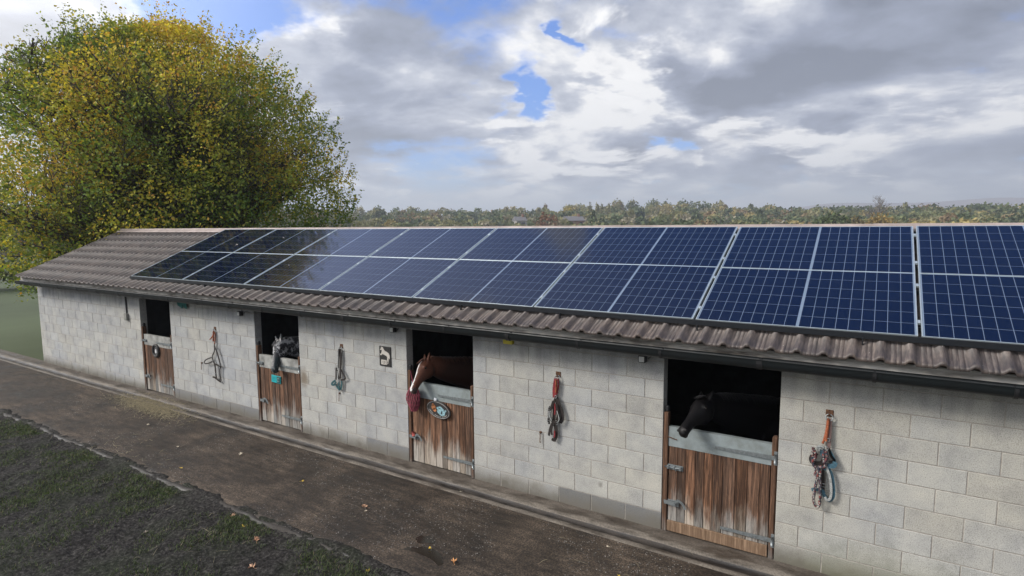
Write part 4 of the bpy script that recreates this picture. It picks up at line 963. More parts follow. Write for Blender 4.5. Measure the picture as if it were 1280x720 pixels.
hang('headcollar', 'black headcollar with red webbing, left of the nearest door', 'headcollar', 1.337, 1.67, 190, 145, 0.00172, 0.00162, [
    ('red_rope', m_redweb, [('S', [(176, 150), (166, 210), (162, 260), (164, 310)], .030, .0), ('R', [(200, 150), (203, 200), (196, 250), (190, 275)], .010, .012), ('S', [(184, 155), (182, 220), (176, 300)], .026, .02), ('S', [(178, 350), (182, 400), (178, 440)], .014, .034), ('S', [(178, 570), (178, 600), (174, 625)], .014, .032)]),
    ('cord', m_brownrope, [('R', [(188, 160), (190, 210), (186, 260)], .010, .028)]),
    ('headpiece', m_leather, [('S', [(180, 310), (160, 360), (142, 400), (134, 410)], .026, .01), ('S', [(190, 300), (212, 360), (234, 420), (238, 470), (220, 500)], .034, .02), ('S', [(184, 300), (196, 380), (200, 450), (190, 490)], .030, .01), ('S', [(170, 330), (150, 400), (146, 460), (158, 490), (200, 495), (222, 470), (205, 400), (196, 350)], .022, .045), ('S', [(168, 350), (172, 430), (166, 500)], .034, .02)]),
    ('cheekpiece', m_leather, [('S', [(134, 385), (122, 430), (120, 490), (126, 530)], .022, .01), ('S', [(158, 505), (136, 560), (122, 625)], .024, .01), ('S', [(176, 500), (184, 560), (184, 620), (168, 652)], .036, .012), ('S', [(162, 520), (152, 570), (154, 610)], .018, .03), ('S', [(150, 645), (168, 652), (184, 648)], .028, .02)]),
    ('lining', m_greyweb, [('S', [(148, 410), (146, 460), (160, 488)], .010, .055), ('S', [(124, 420), (120, 480)], .010, .024), ('S', [(204, 400), (222, 460), (212, 490)], .008, .055)]),
    ('buckle', m_steel, [('O', [(186, 296)], .016, .03), ('B', [(130, 398)], .013, .03), ('B', [(124, 505)], .013, .03), ('B', [(205, 505)], .014, .05)])], G_)
tether('d', 4.377, 1.700, 'tether ring holding the blue headcollar and flecked rope, right of the nearest door')
hang('headcollar', 'blue and black headcollar with a flecked lead rope, right of the nearest door', 'headcollar', 4.377, 1.665, 183, 115, 0.00151, 0.00175, [
    ('cord', m_brownrope, [('R', [(176, 120), (172, 180), (162, 240), (152, 270)], .010, .0), ('R', [(180, 120), (176, 190), (172, 250)], .012, .014)]),
    ('hanging_strap', pmat('pink_brown_leather', (0.16, 0.10, 0.09), 0.7), [('S', [(188, 120), (190, 190), (190, 260), (186, 300)], .024, .006)]),
    ('lead_rope', m_spotrope, [('R', [(100, 300), (96, 350), (104, 400), (122, 420), (118, 465)], .013, .02), ('R', [(168, 300), (160, 345), (178, 370), (168, 400), (140, 405), (132, 470), (120, 560), (118, 610), (138, 645), (154, 620), (154, 550), (148, 470), (150, 415)], .0125, .045), ('R', [(98, 300), (118, 340), (96, 385)], .013, .035), ('R', [(176, 300), (184, 340), (165, 372)], .013, .055)]),
    ('headpiece', m_leather, [('S', [(120, 330), (92, 360), (100, 390), (150, 385), (166, 350), (150, 315)], .034, .01), ('S', [(190, 290), (206, 330), (225, 355), (196, 372)], .020, .02), ('S', [(160, 420), (166, 500), (170, 560), (190, 590)], .026, .0)]),
    ('noseband', m_blueweb, [('S', [(150, 290), (160, 330), (178, 360)], .036, .025), ('S', [(232, 360), (222, 385), (190, 392), (178, 420)], .036, .03), ('S', [(196, 300), (224, 345), (232, 372)], .016, .02), ('S', [(100, 555), (126, 548), (160, 545), (176, 560)], .024, .012), ('S', [(190, 400), (215, 450), (228, 520), (228, 570), (208, 595), (186, 585), (170, 560)], .026, .015)]),
    ('lining', m_greyweb, [('S', [(180, 395), (204, 450), (216, 520), (214, 575), (196, 592), (182, 576)], .018, .034), ('S', [(120, 300), (140, 285), (160, 292)], .030, .04)]),
    ('buckle', m_steel, [('B', [(138, 296)], .018, .05), ('O', [(186, 240)], .014, .02), ('B', [(170, 510)], .016, .03), ('O', [(176, 290)], .018, .03)])], G_)

# small rusty drop hooks lower on the wall
for x, z, lb in ((-6.687, 0.90, 'rusty bolt hook low on the wall, left of the hanging bridle'), (-2.709, 0.865, 'rusty bolt hook under the teal headcollar'), (1.08, 0.90, 'rusty bolt hook low on the wall beside the red and black headcollar')):
    t = thing('wall_hook', lb, 'hook', (x, 0, z), 'rusty hooks low on the wall')
    bm = new(); cyl(bm, (0, 0.004, 0), (0, -0.012, 0), 0.018, 10); cyl(bm, (0, -0.012, 0), (0, -0.022, 0), 0.010, 8); obj('bolt_head', bm, m_rust, t)
    bm = new(); tube(bm, catmull([(0, -0.02, 0), (0.004, -0.024, -0.06), (0.0, -0.024, -0.11), (0.006, -0.03, -0.13), (0.016, -0.036, -0.12)], 4), 0.0055, 8); obj('shank', bm, m_rust, t)

# bulkhead lamps / sensors below the eaves
m_lens = pmat('frosted_lens', (0.55, 0.55, 0.52), 0.35, var=0.1, bump=0.0)
for x, z, lb in ((-5.259, 2.02, 'small black floodlight under the eaves beside the spotted horse'), (-1.439, 2.06, 'small black floodlight under the eaves above the horse picture'), (2.456, 2.06, 'small black floodlight with pale lens under the eaves left of the nearest door')):
    t = thing('floodlight', lb, 'floodlight', (x, 0, z), 'floodlights under the eaves')
    bm = new(); box(bm, -0.045, 0.045, -0.085, -0.012, -0.055, 0.03, 0.008); box(bm, -0.02, 0.02, -0.02, 0.004, -0.02, 0.02, 0.003); obj('housing', bm, m_black, t)
    bm = new(); box(bm, -0.032, 0.032, -0.090, -0.0852, -0.045, 0.018, 0.003); obj('lens', bm, m_lens, t)
    bm = new(); tube(bm, catmull([(0.01, -0.015, 0.03), (0.014, -0.02, 0.08), (0.01, -0.015, 0.15), (0.01, 0.0, 0.20)], 5), 0.007, 8); obj('cable', bm, m_black, t)
    bm = new(); tube(bm, catmull([(0.05, -0.01, -0.02), (0.12, -0.006, 0.03), (0.24, -0.006, 0.01), (0.38, -0.006, 0.02)], 5), 0.0035, 6); obj('thin_wire', bm, m_leather, t)
t = thing('junction_box', 'grey switch box on a vertical black conduit, left of the far door', 'switch box', (-9.55, 0, 1.62))
bm = new(); tube(bm, [(0, -0.02, 0.06), (0, -0.02, 0.62)], 0.016, 10); obj('conduit', bm, m_black, t)
bm = new(); box(bm, -0.06, 0.06, -0.06, 0.0, -0.08, 0.07, 0.008); obj('box', bm, pmat('weathered_grey_plastic', (0.20, 0.20, 0.18), 0.7), t)
bm = new(); box(bm, -0.07, 0.07, -0.06, 0.003, -0.07, 0.055, 0.006)
y_ = obj('yellow_box', bm, pmat('faded_yellow_plastic', (0.55, 0.46, 0.035), 0.6, var=0.2)); y_.location = (0.608, 0, 2.10); tag(y_, 'small yellow plastic box fixed under the gutter right of the chestnut horse', 'plastic box')
bm = new(); 
for k in range(6): strap(bm, [(-0.14 + k * 0.055, -0.02 - 0.01 * (k % 2), 0.09), (-0.13 + k * 0.053, -0.035, 0.0), (-0.12 + k * 0.05, -0.02, -0.07 - 0.02 * (k % 3))], 0.075, 0.004)
y_ = obj('cloth', bm, pmat('teal_cloth', (0.015, 0.11, 0.10), 0.9)); y_.location = (-7.207, -0.02, 2.08); tag(y_, 'teal cloth hung under the gutter near the far door', 'cloth')

# ------------------------------------------------------------------ signs and plaques
m_signblack = pmat('black_painted_slate', (0.018, 0.017, 0.016), 0.6, var=0.2, bump=0.05)
m_cream = pmat('cream_paint', (0.48, 0.45, 0.40), 0.7, var=0.1, bump=0.0)
def poly(bm, pts, y0, y1):
    A = [bm.verts.new((x, y0, z)) for x, z in pts]; B = [bm.verts.new((x, y1, z)) for x, z in pts]
    f1 = bm.faces.new(A); f2 = bm.faces.new(B[::-1])
    for k in range(len(pts)): bm.faces.new((A[k], B[k], B[(k + 1) % len(pts)], A[(k + 1) % len(pts)]))
t = thing('picture_sign', 'black rectangular sign with a pale horse figure, left of the chestnut horse', 'sign', (-1.655, 0, 1.60))
bm = new(); box(bm, -0.118, 0.118, -0.014, 0.003, -0.155, 0.155, 0.003); obj('board', bm, m_signblack, t)
hp = [(-62, 130), (-70, 100), (-84, 84), (-80, 74), (-60, 80), (-52, 70), (-60, 40), (-78, 14), (-90, 30), (-84, 0), (-56, 4), (-40, 22), (-10, 12), (30, 2), (44, -20), (40, -52), (50, -96), (38, -118), (56, -112), (66, -60), (70, -20), (84, -44), (90, -30), (88, 10), (74, 40), (40, 58), (4, 70), (-20, 96), (-34, 124), (-48, 118)]
bm = new(); poly(bm, [(x * 0.00115, z * 0.00108 + 0.012) for x, z in hp], -0.0175, -0.0142); obj('horse_figure', bm, m_cream, t)
bm = new(); box(bm, -0.078, 0.035, -0.0172, -0.0142, -0.128, -0.055); obj('name_plate', bm, m_cream, t)
bm = new()
for z, w in ((-0.075, 0.06), (-0.092, 0.075), (-0.109, 0.05)):
    x = -0.022 - w / 2
    while x < -0.022 + w / 2:
        q = random.uniform(0.005, 0.012); box(bm, x, x + q, -0.0182, -0.0174, z - 0.004, z + 0.004); x += q + 0.004
obj('lettering', bm, m_signblack, t)
# oval plaque on the third door
t = thing('oval_plaque', 'oval stable plaque with orange and pale blue decoration on the third door', 'plaque', (-0.615, -0.01, 0.925)); t.rotation_euler = (0, R(9), 0); t.scale = (1.06, 1, 0.88)
def oval(bm, a_, b_, y0, y1, n=32, cx=0, cz=0): poly(bm, [(cx + a_ * math.cos(2 * math.pi * k / n), cz + b_ * math.sin(2 * math.pi * k / n)) for k in range(n)], y0, y1)
bm = new(); oval(bm, 0.205, 0.140, -0.012, 0.012); obj('board', bm, pmat('plaque_dark', (0.035, 0.033, 0.032), 0.4), t)
bm = new(); tube(bm, [(0.192 * math.cos(2 * math.pi * k / 40), -0.014, 0.128 * math.sin(2 * math.pi * k / 40)) for k in range(40)], 0.006, 8, True); obj('rim', bm, pmat('plaque_rim', (0.22, 0.21, 0.20), 0.5), t)
bm = new()
for cx, cz, a_, b_ in ((-0.085, 0.02, 0.036, 0.045), (-0.06, -0.02, 0.028, 0.03), (-0.10, 0.06, 0.02, 0.02)): oval(bm, a_, b_, -0.0155, -0.0121, 16, cx, cz)
obj('orange_motif', bm, pmat('orange_enamel', (0.42, 0.17, 0.07), 0.4), t)
bm = new()
rq = random.Random(4)
for k, (cx, cz, a_, b_) in enumerate(((0.02, -0.015, 0.034, 0.042), (0.065, 0.03, 0.034, 0.026), (0.10, -0.02, 0.024, 0.040), (0.03, 0.055, 0.03, 0.016), (0.065, -0.06, 0.034, 0.014), (0.125, 0.03, 0.014, 0.022), (-0.01, 0.03, 0.018, 0.02))): oval(bm, a_, b_, -0.0155 - 0.0006 * k, -0.0121, 16, cx, cz)
obj('pale_blue_motif', bm, pmat('pale_blue_enamel', (0.26, 0.42, 0.46), 0.4, var=0.4, scale=60), t)
bm = new()
for k in range(17):
    a_ = R(205 + k * 8.2); x, z = 0.160 * math.cos(a_), 0.104 * math.sin(a_)
    if k % 6 != 5: box(bm, x - 0.004, x + 0.004, -0.0145, -0.0121, z - 0.007, z + 0.007)
obj('lettering', bm, m_cream, t)
# turquoise plate on the second door
t = thing('name_plate', 'small turquoise plate with a dark end panel below the spotted horse', 'name plate', (-4.365, 0.005, 0.872)); t.rotation_euler = (0, R(2), 0); t.scale = (0.88, 1, 0.88)
bm = new(); box(bm, -0.145, 0.145, -0.006, 0.010, -0.075, 0.075, 0.003); obj('board', bm, pmat('turquoise_paint', (0.012, 0.33, 0.36), 0.45, var=0.12), t)
bm = new(); box(bm, 0.03, 0.135, -0.0085, -0.0062, -0.066, 0.066); obj('end_panel', bm, pmat('dark_teal_paint', (0.012, 0.06, 0.065), 0.5), t)
bm = new(); tube(bm, [(0.08 + 0.03 * math.cos(R(a_)), -0.0095, 0.0 + 0.042 * math.sin(R(a_))) for a_ in range(-70, 251, 20)], 0.006, 6); obj('horseshoe_mark', bm, pmat('pale_teal_paint', (0.25, 0.45, 0.42), 0.5), t)
bm = new()
for z in (0.03, 0.0, -0.03):
    x = -0.12
    while x < 0.0:
        q = random.uniform(0.006, 0.014); box(bm, x, x + q, -0.0072, -0.0062, z - 0.005, z + 0.005); x += q + 0.005
obj('lettering', bm, pmat('deeper_teal_paint', (0.006, 0.20, 0.22), 0.5), t)
# round ring on the far door
t = thing('round_plaque', 'dark round plaque with a small white mark on the far left door', 'plaque', (-8.44, 0.0, 0.955))
bm = new(); tube(bm, [(0.115 * math.cos(2 * math.pi * k / 24), 0.0, 0.125 * math.sin(2 * math.pi * k / 24)) for k in range(24)], 0.026, 10, True); obj('wreath', bm, m_signblack, t)
bm = new(); oval(bm, 0.10, 0.11, 0.004, 0.014, 24); obj('disc', bm, pmat('dark_grey_board', (0.06, 0.06, 0.062), 0.7), t)
bm = new(); poly(bm, [(-0.018, -0.05), (0.02, -0.05), (0.026, 0.0), (0.012, 0.036), (-0.014, 0.03), (-0.024, 0.0)], -0.004, 0.0035); obj('white_mark', bm, pmat('white_enamel', (0.65, 0.65, 0.66), 0.4), t)

# haynet hung on the left post of the third door
t = thing('haynet', 'pinkish red haynet hanging under the chestnut horse at the third door', 'haynet', (-1.03, -0.085, 1.02))
m_net = pmat('red_net_cord', (0.30, 0.06, 0.09), 0.85, var=0.3, scale=80, bump=0.3)
def net_r(v): return 0.118 * math.sin(math.pi * min(1, 0.12 + 0.80 * v)) ** 0.8 * (1.0 - 0.1 * v) + 0.008
bm = new(); H_ = 0.36; ns = 18
def netp(v, a_): r_ = net_r(v) * (1 + 0.10 * math.sin(a_ * 3 + v * 7)); return Vector((r_ * math.cos(a_), 0.55 * r_ * math.sin(a_), 0.20 - v * H_))
for sgn in (-1, 1):
    for k in range(ns):
        tube(bm, [netp(i / 16, 2 * math.pi * (k + sgn * 2.5 * i / 16) / ns) for i in range(17)], 0.0042, 5)
tube(bm, [(0, 0, 0.19), (-0.03, 0.02, 0.30), (-0.10, 0.06, 0.42)], 0.006, 6)
obj('net', bm, m_net, t)
bm = new(); secs = []
for i in range(12):
    v = i / 11; r_ = net_r(v) * 0.90; secs.append((Vector((0, 0, 0.20 - v * H_)), (1, 0, 0), (0, 1, 0), r_, r_ * 0.55))
loft(bm, secs, 18)
for v in bm.verts: v.co += Vector((mnoise.noise(v.co * 22), 0.5 * mnoise.noise(v.co * 22 + Vector((5, 0, 0))), 0)) * 0.016
obj('hay', bm, pmat('hay_filling', (0.10, 0.025, 0.03), 0.95, var=0.5, scale=60, bump=0.6, col2=(0.07, 0.03, 0.025)), t, smooth=True)

# ------------------------------------------------------------------ fallen leaves, straw, grass
def leaf_mesh(col, size, seed):
    size *= 0.66
    r_ = random.Random(seed); out = [(0, -0.55), (0.10, -0.30), (0.42, -0.34), (0.30, -0.10), (0.55, 0.12), (0.28, 0.16), (0.30, 0.44), (0.10, 0.34), (0, 0.62), (-0.12, 0.34), (-0.34, 0.40), (-0.26, 0.14), (-0.52, 0.06), (-0.30, -0.12), (-0.40, -0.36), (-0.10, -0.30)]
    bm = new(); cz = 0.012
    cen = bm.verts.new((0, 0, cz * 0.3)); vs = []
    for x, y in out:
        x *= size * r_.uniform(0.85, 1.1); y *= size * r_.uniform(0.85, 1.1)
        vs.append(bm.verts.new((x, y, 0.006 + 0.75 * size * r_.random() * (abs(x) + abs(y)) / size)))
    for k in range(len(vs)): bm.faces.new((cen, vs[k], vs[(k + 1) % len(vs)]))
    size *= 1.0; tube(bm, [(0, -0.5 * size, 0.006), (0.08 * size, -0.95 * size, 0.012)], 0.0015, 5)
    return obj('fallen_leaf', bm, pmat('leaf_colour', col, 0.7, var=0.25, scale=20, bump=0.2))
TAN = (0.42, 0.25, 0.15); YEL = (0.60, 0.42, 0.05); PALE = (0.62, 0.55, 0.42)
GL = 'fallen leaves scattered on the ground'
for i, (x, y, z, s, c_, lb) in enumerate([
    (-0.73, -1.40, 0.0, 0.12, TAN, 'tan curled leaf on the yard in front of the third door'), (-0.64, -1.47, 0.0, 0.06, PALE, 'pale leaf scrap touching the tan curled leaf on the yard'),
    (1.01, -1.79, 0.0, 0.12, (0.55, 0.27, 0.10), 'orange leaf at the edge of the puddle in the foreground'), (-2.91, -0.39, 0.0, 0.05, PALE, 'pale leaf scrap in the drain left of the third door'),
    (-2.05, -1.31, 0.0, 0.07, YEL, 'yellow leaf alone in the middle of the yard'), (-3.73, -1.16, 0.0, 0.09, PALE, 'cream leaf in front of the second door'),
    (-2.08, -2.36, -0.03, 0.11, TAN, 'tan leaf on the mud right at the slab edge'), (-1.71, -2.45, -0.03, 0.08, YEL, 'bright yellow leaf on the mud near the slab edge'),
    (-1.30, -2.56, -0.03, 0.12, (0.50, 0.28, 0.17), 'brown pink leaf standing on edge in the muddy grass'), (-0.85, -2.92, -0.03, 0.13, TAN, 'large tan leaf at the bottom edge of the muddy verge'),
    (2.30, -0.66, 0.0, 0.04, PALE, 'white scrap on the yard in front of the dark low blocks'), (0.02, -0.36, -0.03, 0.05, PALE, 'pale leaf lying in the wet drain by the third door'),
    (-6.49, -1.19, 0.0, 0.08, PALE, 'cream leaf farthest left on the yard'), (-4.91, -1.51, 0.0, 0.07, PALE, 'cream leaf on the yard left of the second door'),
    (-4.0, -1.95, 0.0, 0.06, YEL, 'small yellow leaf near the mud on the left of the yard'), (0.31, -2.36, -0.03, 0.07, YEL, 'yellow leaf on the last of the mud at the bottom centre'),
    (2.62, -1.12, 0.0, 0.05, YEL, 'small yellow leaf on the yard in front of the nearest door'), (0.62, -1.72, 0.0, 0.05, YEL, 'small yellow leaf beside the puddle'),
    (-2.6, -3.15, -0.03, 0.09, (0.3, 0.25, 0.2), 'greyish leaf trodden into the grass at the bottom left')]):
    o = leaf_mesh(c_, s, i); zz_ = z if z == 0 else mud_z(x, y)
    if abs(y + 0.37) < 0.06: zz_ = -0.036
    o.location = (x, y, zz_ + 0.0); o.rotation_euler = (random.uniform(-.15, .15), random.uniform(-.15, .15), random.uniform(0, 6.28)); tag(o, lb, 'leaf', GL)
for i, (px_, s_, lb) in enumerate([(-7.25, 1.55, 'pale leaf on the second upper solar panel from the far end'), (-6.15, 1.95, 'small pale leaf on the upper far panels'), (-4.55, 0.75, 'white fleck on the lower solar panels above the second door')]):
    o = leaf_mesh(PALE, (0.085, 0.05, 0.05)[i], 50 + i); y = -0.163 + s_ * CS; o.location = (px_, y, panel_z(y) + 0.004); o.rotation_euler = (PITCH, 0, i * 2.0); tag(o, lb, 'leaf', 'leaves on the solar panels')

def blades(name, pts, h, w, lean, cols, lab, cat, horizontal=False, mat=None):
    """pts (n,3); each blade a bent thin triangle pair"""
    n = len(pts); a_ = RNG.uniform(0, 2 * np.pi, n); dx, dy = np.cos(a_), np.sin(a_)
    hh = h * RNG.uniform(0.5, 1.4, n); ln = lean * RNG.uniform(0.2, 1.3, n)
    side = np.stack([-dy, dx, np.zeros(n)], 1) * (w * RNG.uniform(0.6, 1.3, n))[:, None]
    out = np.stack([dx, dy, np.zeros(n)], 1)
    if horizontal:
        z1 = RNG.uniform(0, 0.02, n)
        p1 = pts + out * (hh * 0.5)[:, None] + np.stack([np.zeros(n), np.zeros(n), z1], 1); p2 = pts + out * hh[:, None] + np.stack([side[:, 0] * 4, side[:, 1] * 4, RNG.uniform(0, 0.01, n)], 1)
    else:
        p1 = pts + out * (ln * 0.35)[:, None] + np.stack([np.zeros(n), np.zeros(n), hh * 0.6], 1); p2 = pts + out * ln[:, None] + np.stack([np.zeros(n), np.zeros(n), hh], 1)
    up = np.array([0, 0, w * 0.9]) if horizontal else 0
    V = np.stack([pts - side, pts + side, p1 + side * 0.8, p1 - side * 0.8 , p2 + side * 0.35, p2 - side * 0.35], 1).reshape(-1, 3)
    b_ = np.arange(n) * 6
    F = np.concatenate([np.stack([b_, b_ + 1, b_ + 2, b_ + 3], 1), np.stack([b_ + 3, b_ + 2, b_ + 4, b_ + 5], 1)])
    o = obj(name, me_from_np(name, V, F, np.concatenate([cols, cols])), mat or m_grass)
    return tag(o, lab, cat, kind='stuff')
# grass on the verge, denser in patches
P_ = []
tries = RNG.uniform(0, 1, (260000, 3))
for u, v, q in tries:
    x = -11.5 + 15 * u; y = EDGE - 0.03 - 3.2 * v ** 1.2
    d_ = mnoise.noise(Vector((x * 0.9, y * 0.9, 9))) + 0.55 * mnoise.noise(Vector((x * 3.5, y * 3.5, 1))) + (0.20 if y > EDGE - 0.35 and x > -1.5 else 0)
    if d_ > -0.12 + q * 0.80: P_.append((x, y, mud_z(x, y) - 0.004))
P_ = np.array(P_); n = len(P_)
mixv = RNG.uniform(0, 1, (n, 1)); col_ = np.array([[0.030, 0.050, 0.014]]) * (1 - mixv) + np.array([[0.085, 0.120, 0.035]]) * mixv
dry = RNG.uniform(0, 1, n) < 0.06; col_[dry] = (0.20, 0.17, 0.10)
blades('grass', P_, 0.030, 0.0026, 0.028, col_, 'short trodden green grass growing through the mud', 'grass')
# straw wisps
def wisps(name, spots, lab, ln=0.10, w=0.0022):
    q = []
    for cx, cy, rx, ry, n, gz_ in spots:
        a_ = RNG.normal(0, 1, (n, 2)); xx = cx + a_[:, 0] * rx; yy = cy + a_[:, 1] * ry
        for x, y in zip(xx, yy):
            if y > -0.02: continue
            z = 0.006 if y > -0.2 else (-0.02 if y > -0.45 else -0.006)
            if y < EDGE: z = mud_z(x, y) + 0.006
            q.append((x, y, z))
    q = np.array(q); n = len(q); t_ = RNG.uniform(0.5, 1.1, (n, 1))
    blades(name, q, ln, w, 0, np.array([[0.38, 0.33, 0.22]]) * t_, lab, 'straw', horizontal=True)
wisps('straw', [(-8.0, -0.45, 0.55, 0.17, 2600, 0), (-7.2, -0.6, 0.5, 0.16, 900, 0), (-5.5, -2.0, 0.6, 0.25, 50, 0)], 'loose straw and hay spilt outside the far left door', 0.13, 0.0032)
wisps('straw', [(-2.6, -2.9, 0.7, 0.4, 16, 0), (-1.9, -2.7, 0.35, 0.12, 9, 0), (-5, -2.7, 1.5, 0.3, 24, 0), (-0.8, -3.0, 0.8, 0.4, 14, 0), (-1, -1.3, 3, 0.5, 14, 0), (2.4, -0.8, 1.4, 0.3, 8, 0)], 'scattered straw stalks on the mud and yard', 0.13, 0.0018)
# yard grit: tiny stones
n = 13000; xx = RNG.uniform(-10, 5.5, n); yy = RNG.uniform(EDGE + 0.02, -0.48, n)
V, F, Cc = [], [], []
for x, y in zip(xx, yy):
    if mnoise.noise(Vector((x * 1.2, y * 1.2, 3))) < -0.05: continue
    r_ = 0.003 + 0.006 * random.random() ** 2; b_ = len(V); z = -0.010
    V += [(x - r_, y, z), (x, y - r_ * 1.1, z), (x + r_, y, z), (x, y + r_, z), (x, y, z + r_ * 0.9)]
    for f in ((0, 1, 4), (1, 2, 4), (2, 3, 4), (3, 0, 4)):
        F.append([b_ + k for k in f]); g = random.uniform(0.06, 0.26) if f == (0, 1, 4) else g; Cc.append((g, g * 0.93, g * 0.85))
tag(obj('grit', me_from_np('grit', np.array(V), np.array(F), np.array(Cc)), pmat('grit_stone', (1, 1, 1), 0.8, var=0.1, bump=0, attr=True)), 'fine grit and crumbs of stone on the yard', 'grit', kind='stuff')

# ------------------------------------------------------------------ the big autumn tree behind the roof
def big_tree(base, R0, top):
    t = thing('autumn_tree', 'large tree turning yellow behind the left end of the roof', 'tree', base)
    B = Vector(base); rr = random.Random(21); bm = new(); tips = []
    def env(z):     # crown radius at height z above ground
        zc_ = 4.2
        if z < 1.6: return 0.0
        if z < zc_: return R0 * (0.72 + 0.28 * (z - 1.6) / (zc_ - 1.6))
        u = (z - zc_) / (top - zc_)
        return R0 * max(0.0, 1 - u ** 2.3) ** 0.58
    def grow(p, d, ln, r_, lvl):
        pts = [p.copy()]; q = p.copy(); dd = d.copy(); n_ = 5
        for i in range(n_):
            dd = (dd + Vector((rr.uniform(-1, 1), rr.uniform(-1, 1), rr.uniform(-0.6, 0.9))) * (0.13 + 0.03 * lvl)).normalized()
            q = q + dd * ln / n_; pts.append(q.copy())
            e = env(q.z)
            if math.hypot(q.x, q.y) > e * 0.97 and lvl > 0: break
            if lvl >= 1 and i >= 1: tips.append((q.copy(), lvl))
        tube(bm, pts, r_, 7 if lvl < 2 else 5, r_end=max(0.006, r_ * 0.45))
        if lvl >= 4 or ln < 0.45: return
        kids = (9, 7, 6, 5)[min(lvl, 3)]
        for k in range(kids):
            j = rr.uniform(0.25, 1.0); idx = min(len(pts) - 1, max(1, int(j * (len(pts) - 1) + 0.5)))
            ang = rr.uniform(0, 2 * math.pi); side = Vector((math.cos(ang), math.sin(ang), rr.uniform(-0.15, 0.75)))
            nd_ = (dd * rr.uniform(0.5, 0.9) + side * rr.uniform(0.6, 1.0)).normalized()
            grow(pts[idx], nd_, ln * rr.uniform(0.52, 0.74), r_ * 0.50, lvl + 1)
    stems = [((0, 0, 0), (0.02, 0.0, 1), 6.2, 0.26), ((0.35, -0.2, 0), (0.32, -0.14, 1), 5.8, 0.19), ((-0.3, 0.1, 0), (-0.36, -0.02, 1), 5.8, 0.19), ((0.1, 0.35, 0), (0.10, 0.42, 1), 5.6, 0.17), ((-0.1, -0.3, 0), (-0.05, -0.42, 1), 5.6, 0.17)]
    for b0, d, ln, r_ in stems: grow(Vector(b0), Vector(d).normalized(), ln, r_, 0)
    obj('trunk', bm, m_bark, t)
    # leaf clumps: at twig tips and scattered near the envelope, thinner in the interior
    rg = np.random.default_rng(5)
    C_ = [tuple(q) for q, l in tips if 1.2 < q.z < top and math.hypot(q.x, q.y) < env(q.z) * 1.03]
    C_ = np.array(C_)
    if len(C_) > 7000: C_ = C_[rg.choice(len(C_), 7000, replace=False)]
    extra = []
    while len(extra) < 9600:
        z = rg.uniform(1.3, top); e = env(z)
        a_ = rg.uniform(0, 2 * np.pi); rad = e * rg.uniform(0.0, 1.0) ** 0.33
        x, y = rad * math.cos(a_), rad * math.sin(a_)
        lump = mnoise.noise(Vector((x * 0.55, y * 0.55, z * 0.55))) + 0.6 * mnoise.noise(Vector((x * 1.4, y * 1.4, z * 1.4 + 7)))
        lim = e * (0.93 + 0.16 * mnoise.noise(Vector((math.cos(a_) * 2.2, math.sin(a_) * 2.2, z * 0.5))) + 0.07 * mnoise.noise(Vector((math.cos(a_) * 7, math.sin(a_) * 7, z * 1.5))))
        if rad < lim and lump > -0.42: extra.append((x, y, z))
    C_ = np.concatenate([C_, np.array(extra)])
    # upright sprays around the outline
    spr = []
    for _ in range(420):
        z0 = rg.uniform(4.5, top - 0.1); a_ = rg.uniform(0, 2 * np.pi); e = env(z0) * 0.94
        p = np.array([e * math.cos(a_), e * math.sin(a_), z0]); d = np.array([math.cos(a_) * 0.5, math.sin(a_) * 0.5, 1.0]); d /= np.linalg.norm(d); L_ = rg.uniform(0.25, 0.85)
        spr += [tuple(p + d * L_ * k / 4) for k in range(5)]
    spr = np.array(spr)
    def leaves(cent, per, spread, size):
        n = len(cent) * per
        c0 = np.repeat(cent, per, axis=0); p = c0 + rg.normal(0, spread, (n, 3)) * np.array([1, 1, 0.8])
        nrm = rg.normal(0, 1, (n, 3)); nrm[:, 2] += 0.5; nrm /= np.linalg.norm(nrm, axis=1)[:, None]
        tv = np.cross(nrm, rg.normal(0, 1, (n, 3))); tv /= np.linalg.norm(tv, axis=1)[:, None]; bv = np.cross(nrm, tv)
        s = (size * rg.uniform(0.6, 1.35, n))[:, None]
        V = np.stack([p - tv * s, p + bv * s * 0.62 + nrm * s * 0.15, p + tv * s, p - bv * s * 0.62 + nrm * s * 0.15], 1).reshape(-1, 3)
        F = np.arange(n * 4).reshape(n, 4)
        # pigment: each clump leans yellow, olive or green; greener low down and on the right-hand side
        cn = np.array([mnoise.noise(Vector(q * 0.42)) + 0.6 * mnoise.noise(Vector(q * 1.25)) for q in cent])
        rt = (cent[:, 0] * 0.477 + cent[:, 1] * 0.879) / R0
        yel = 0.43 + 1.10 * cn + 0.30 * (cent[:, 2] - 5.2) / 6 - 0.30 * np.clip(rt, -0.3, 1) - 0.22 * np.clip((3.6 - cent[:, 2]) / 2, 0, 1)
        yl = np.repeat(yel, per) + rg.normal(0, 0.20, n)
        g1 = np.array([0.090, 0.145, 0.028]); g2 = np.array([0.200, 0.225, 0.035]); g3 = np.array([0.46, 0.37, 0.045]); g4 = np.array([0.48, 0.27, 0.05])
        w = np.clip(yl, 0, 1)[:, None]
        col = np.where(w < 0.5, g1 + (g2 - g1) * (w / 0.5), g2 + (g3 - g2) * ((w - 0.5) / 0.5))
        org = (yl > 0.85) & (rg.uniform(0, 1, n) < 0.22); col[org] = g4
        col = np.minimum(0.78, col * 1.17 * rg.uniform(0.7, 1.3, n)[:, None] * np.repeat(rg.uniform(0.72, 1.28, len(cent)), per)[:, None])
        return V, F, col
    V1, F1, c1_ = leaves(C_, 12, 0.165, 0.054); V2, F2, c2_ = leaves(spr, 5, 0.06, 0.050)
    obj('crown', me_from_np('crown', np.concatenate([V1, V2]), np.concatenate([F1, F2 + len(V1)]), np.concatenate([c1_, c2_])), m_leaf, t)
    return t
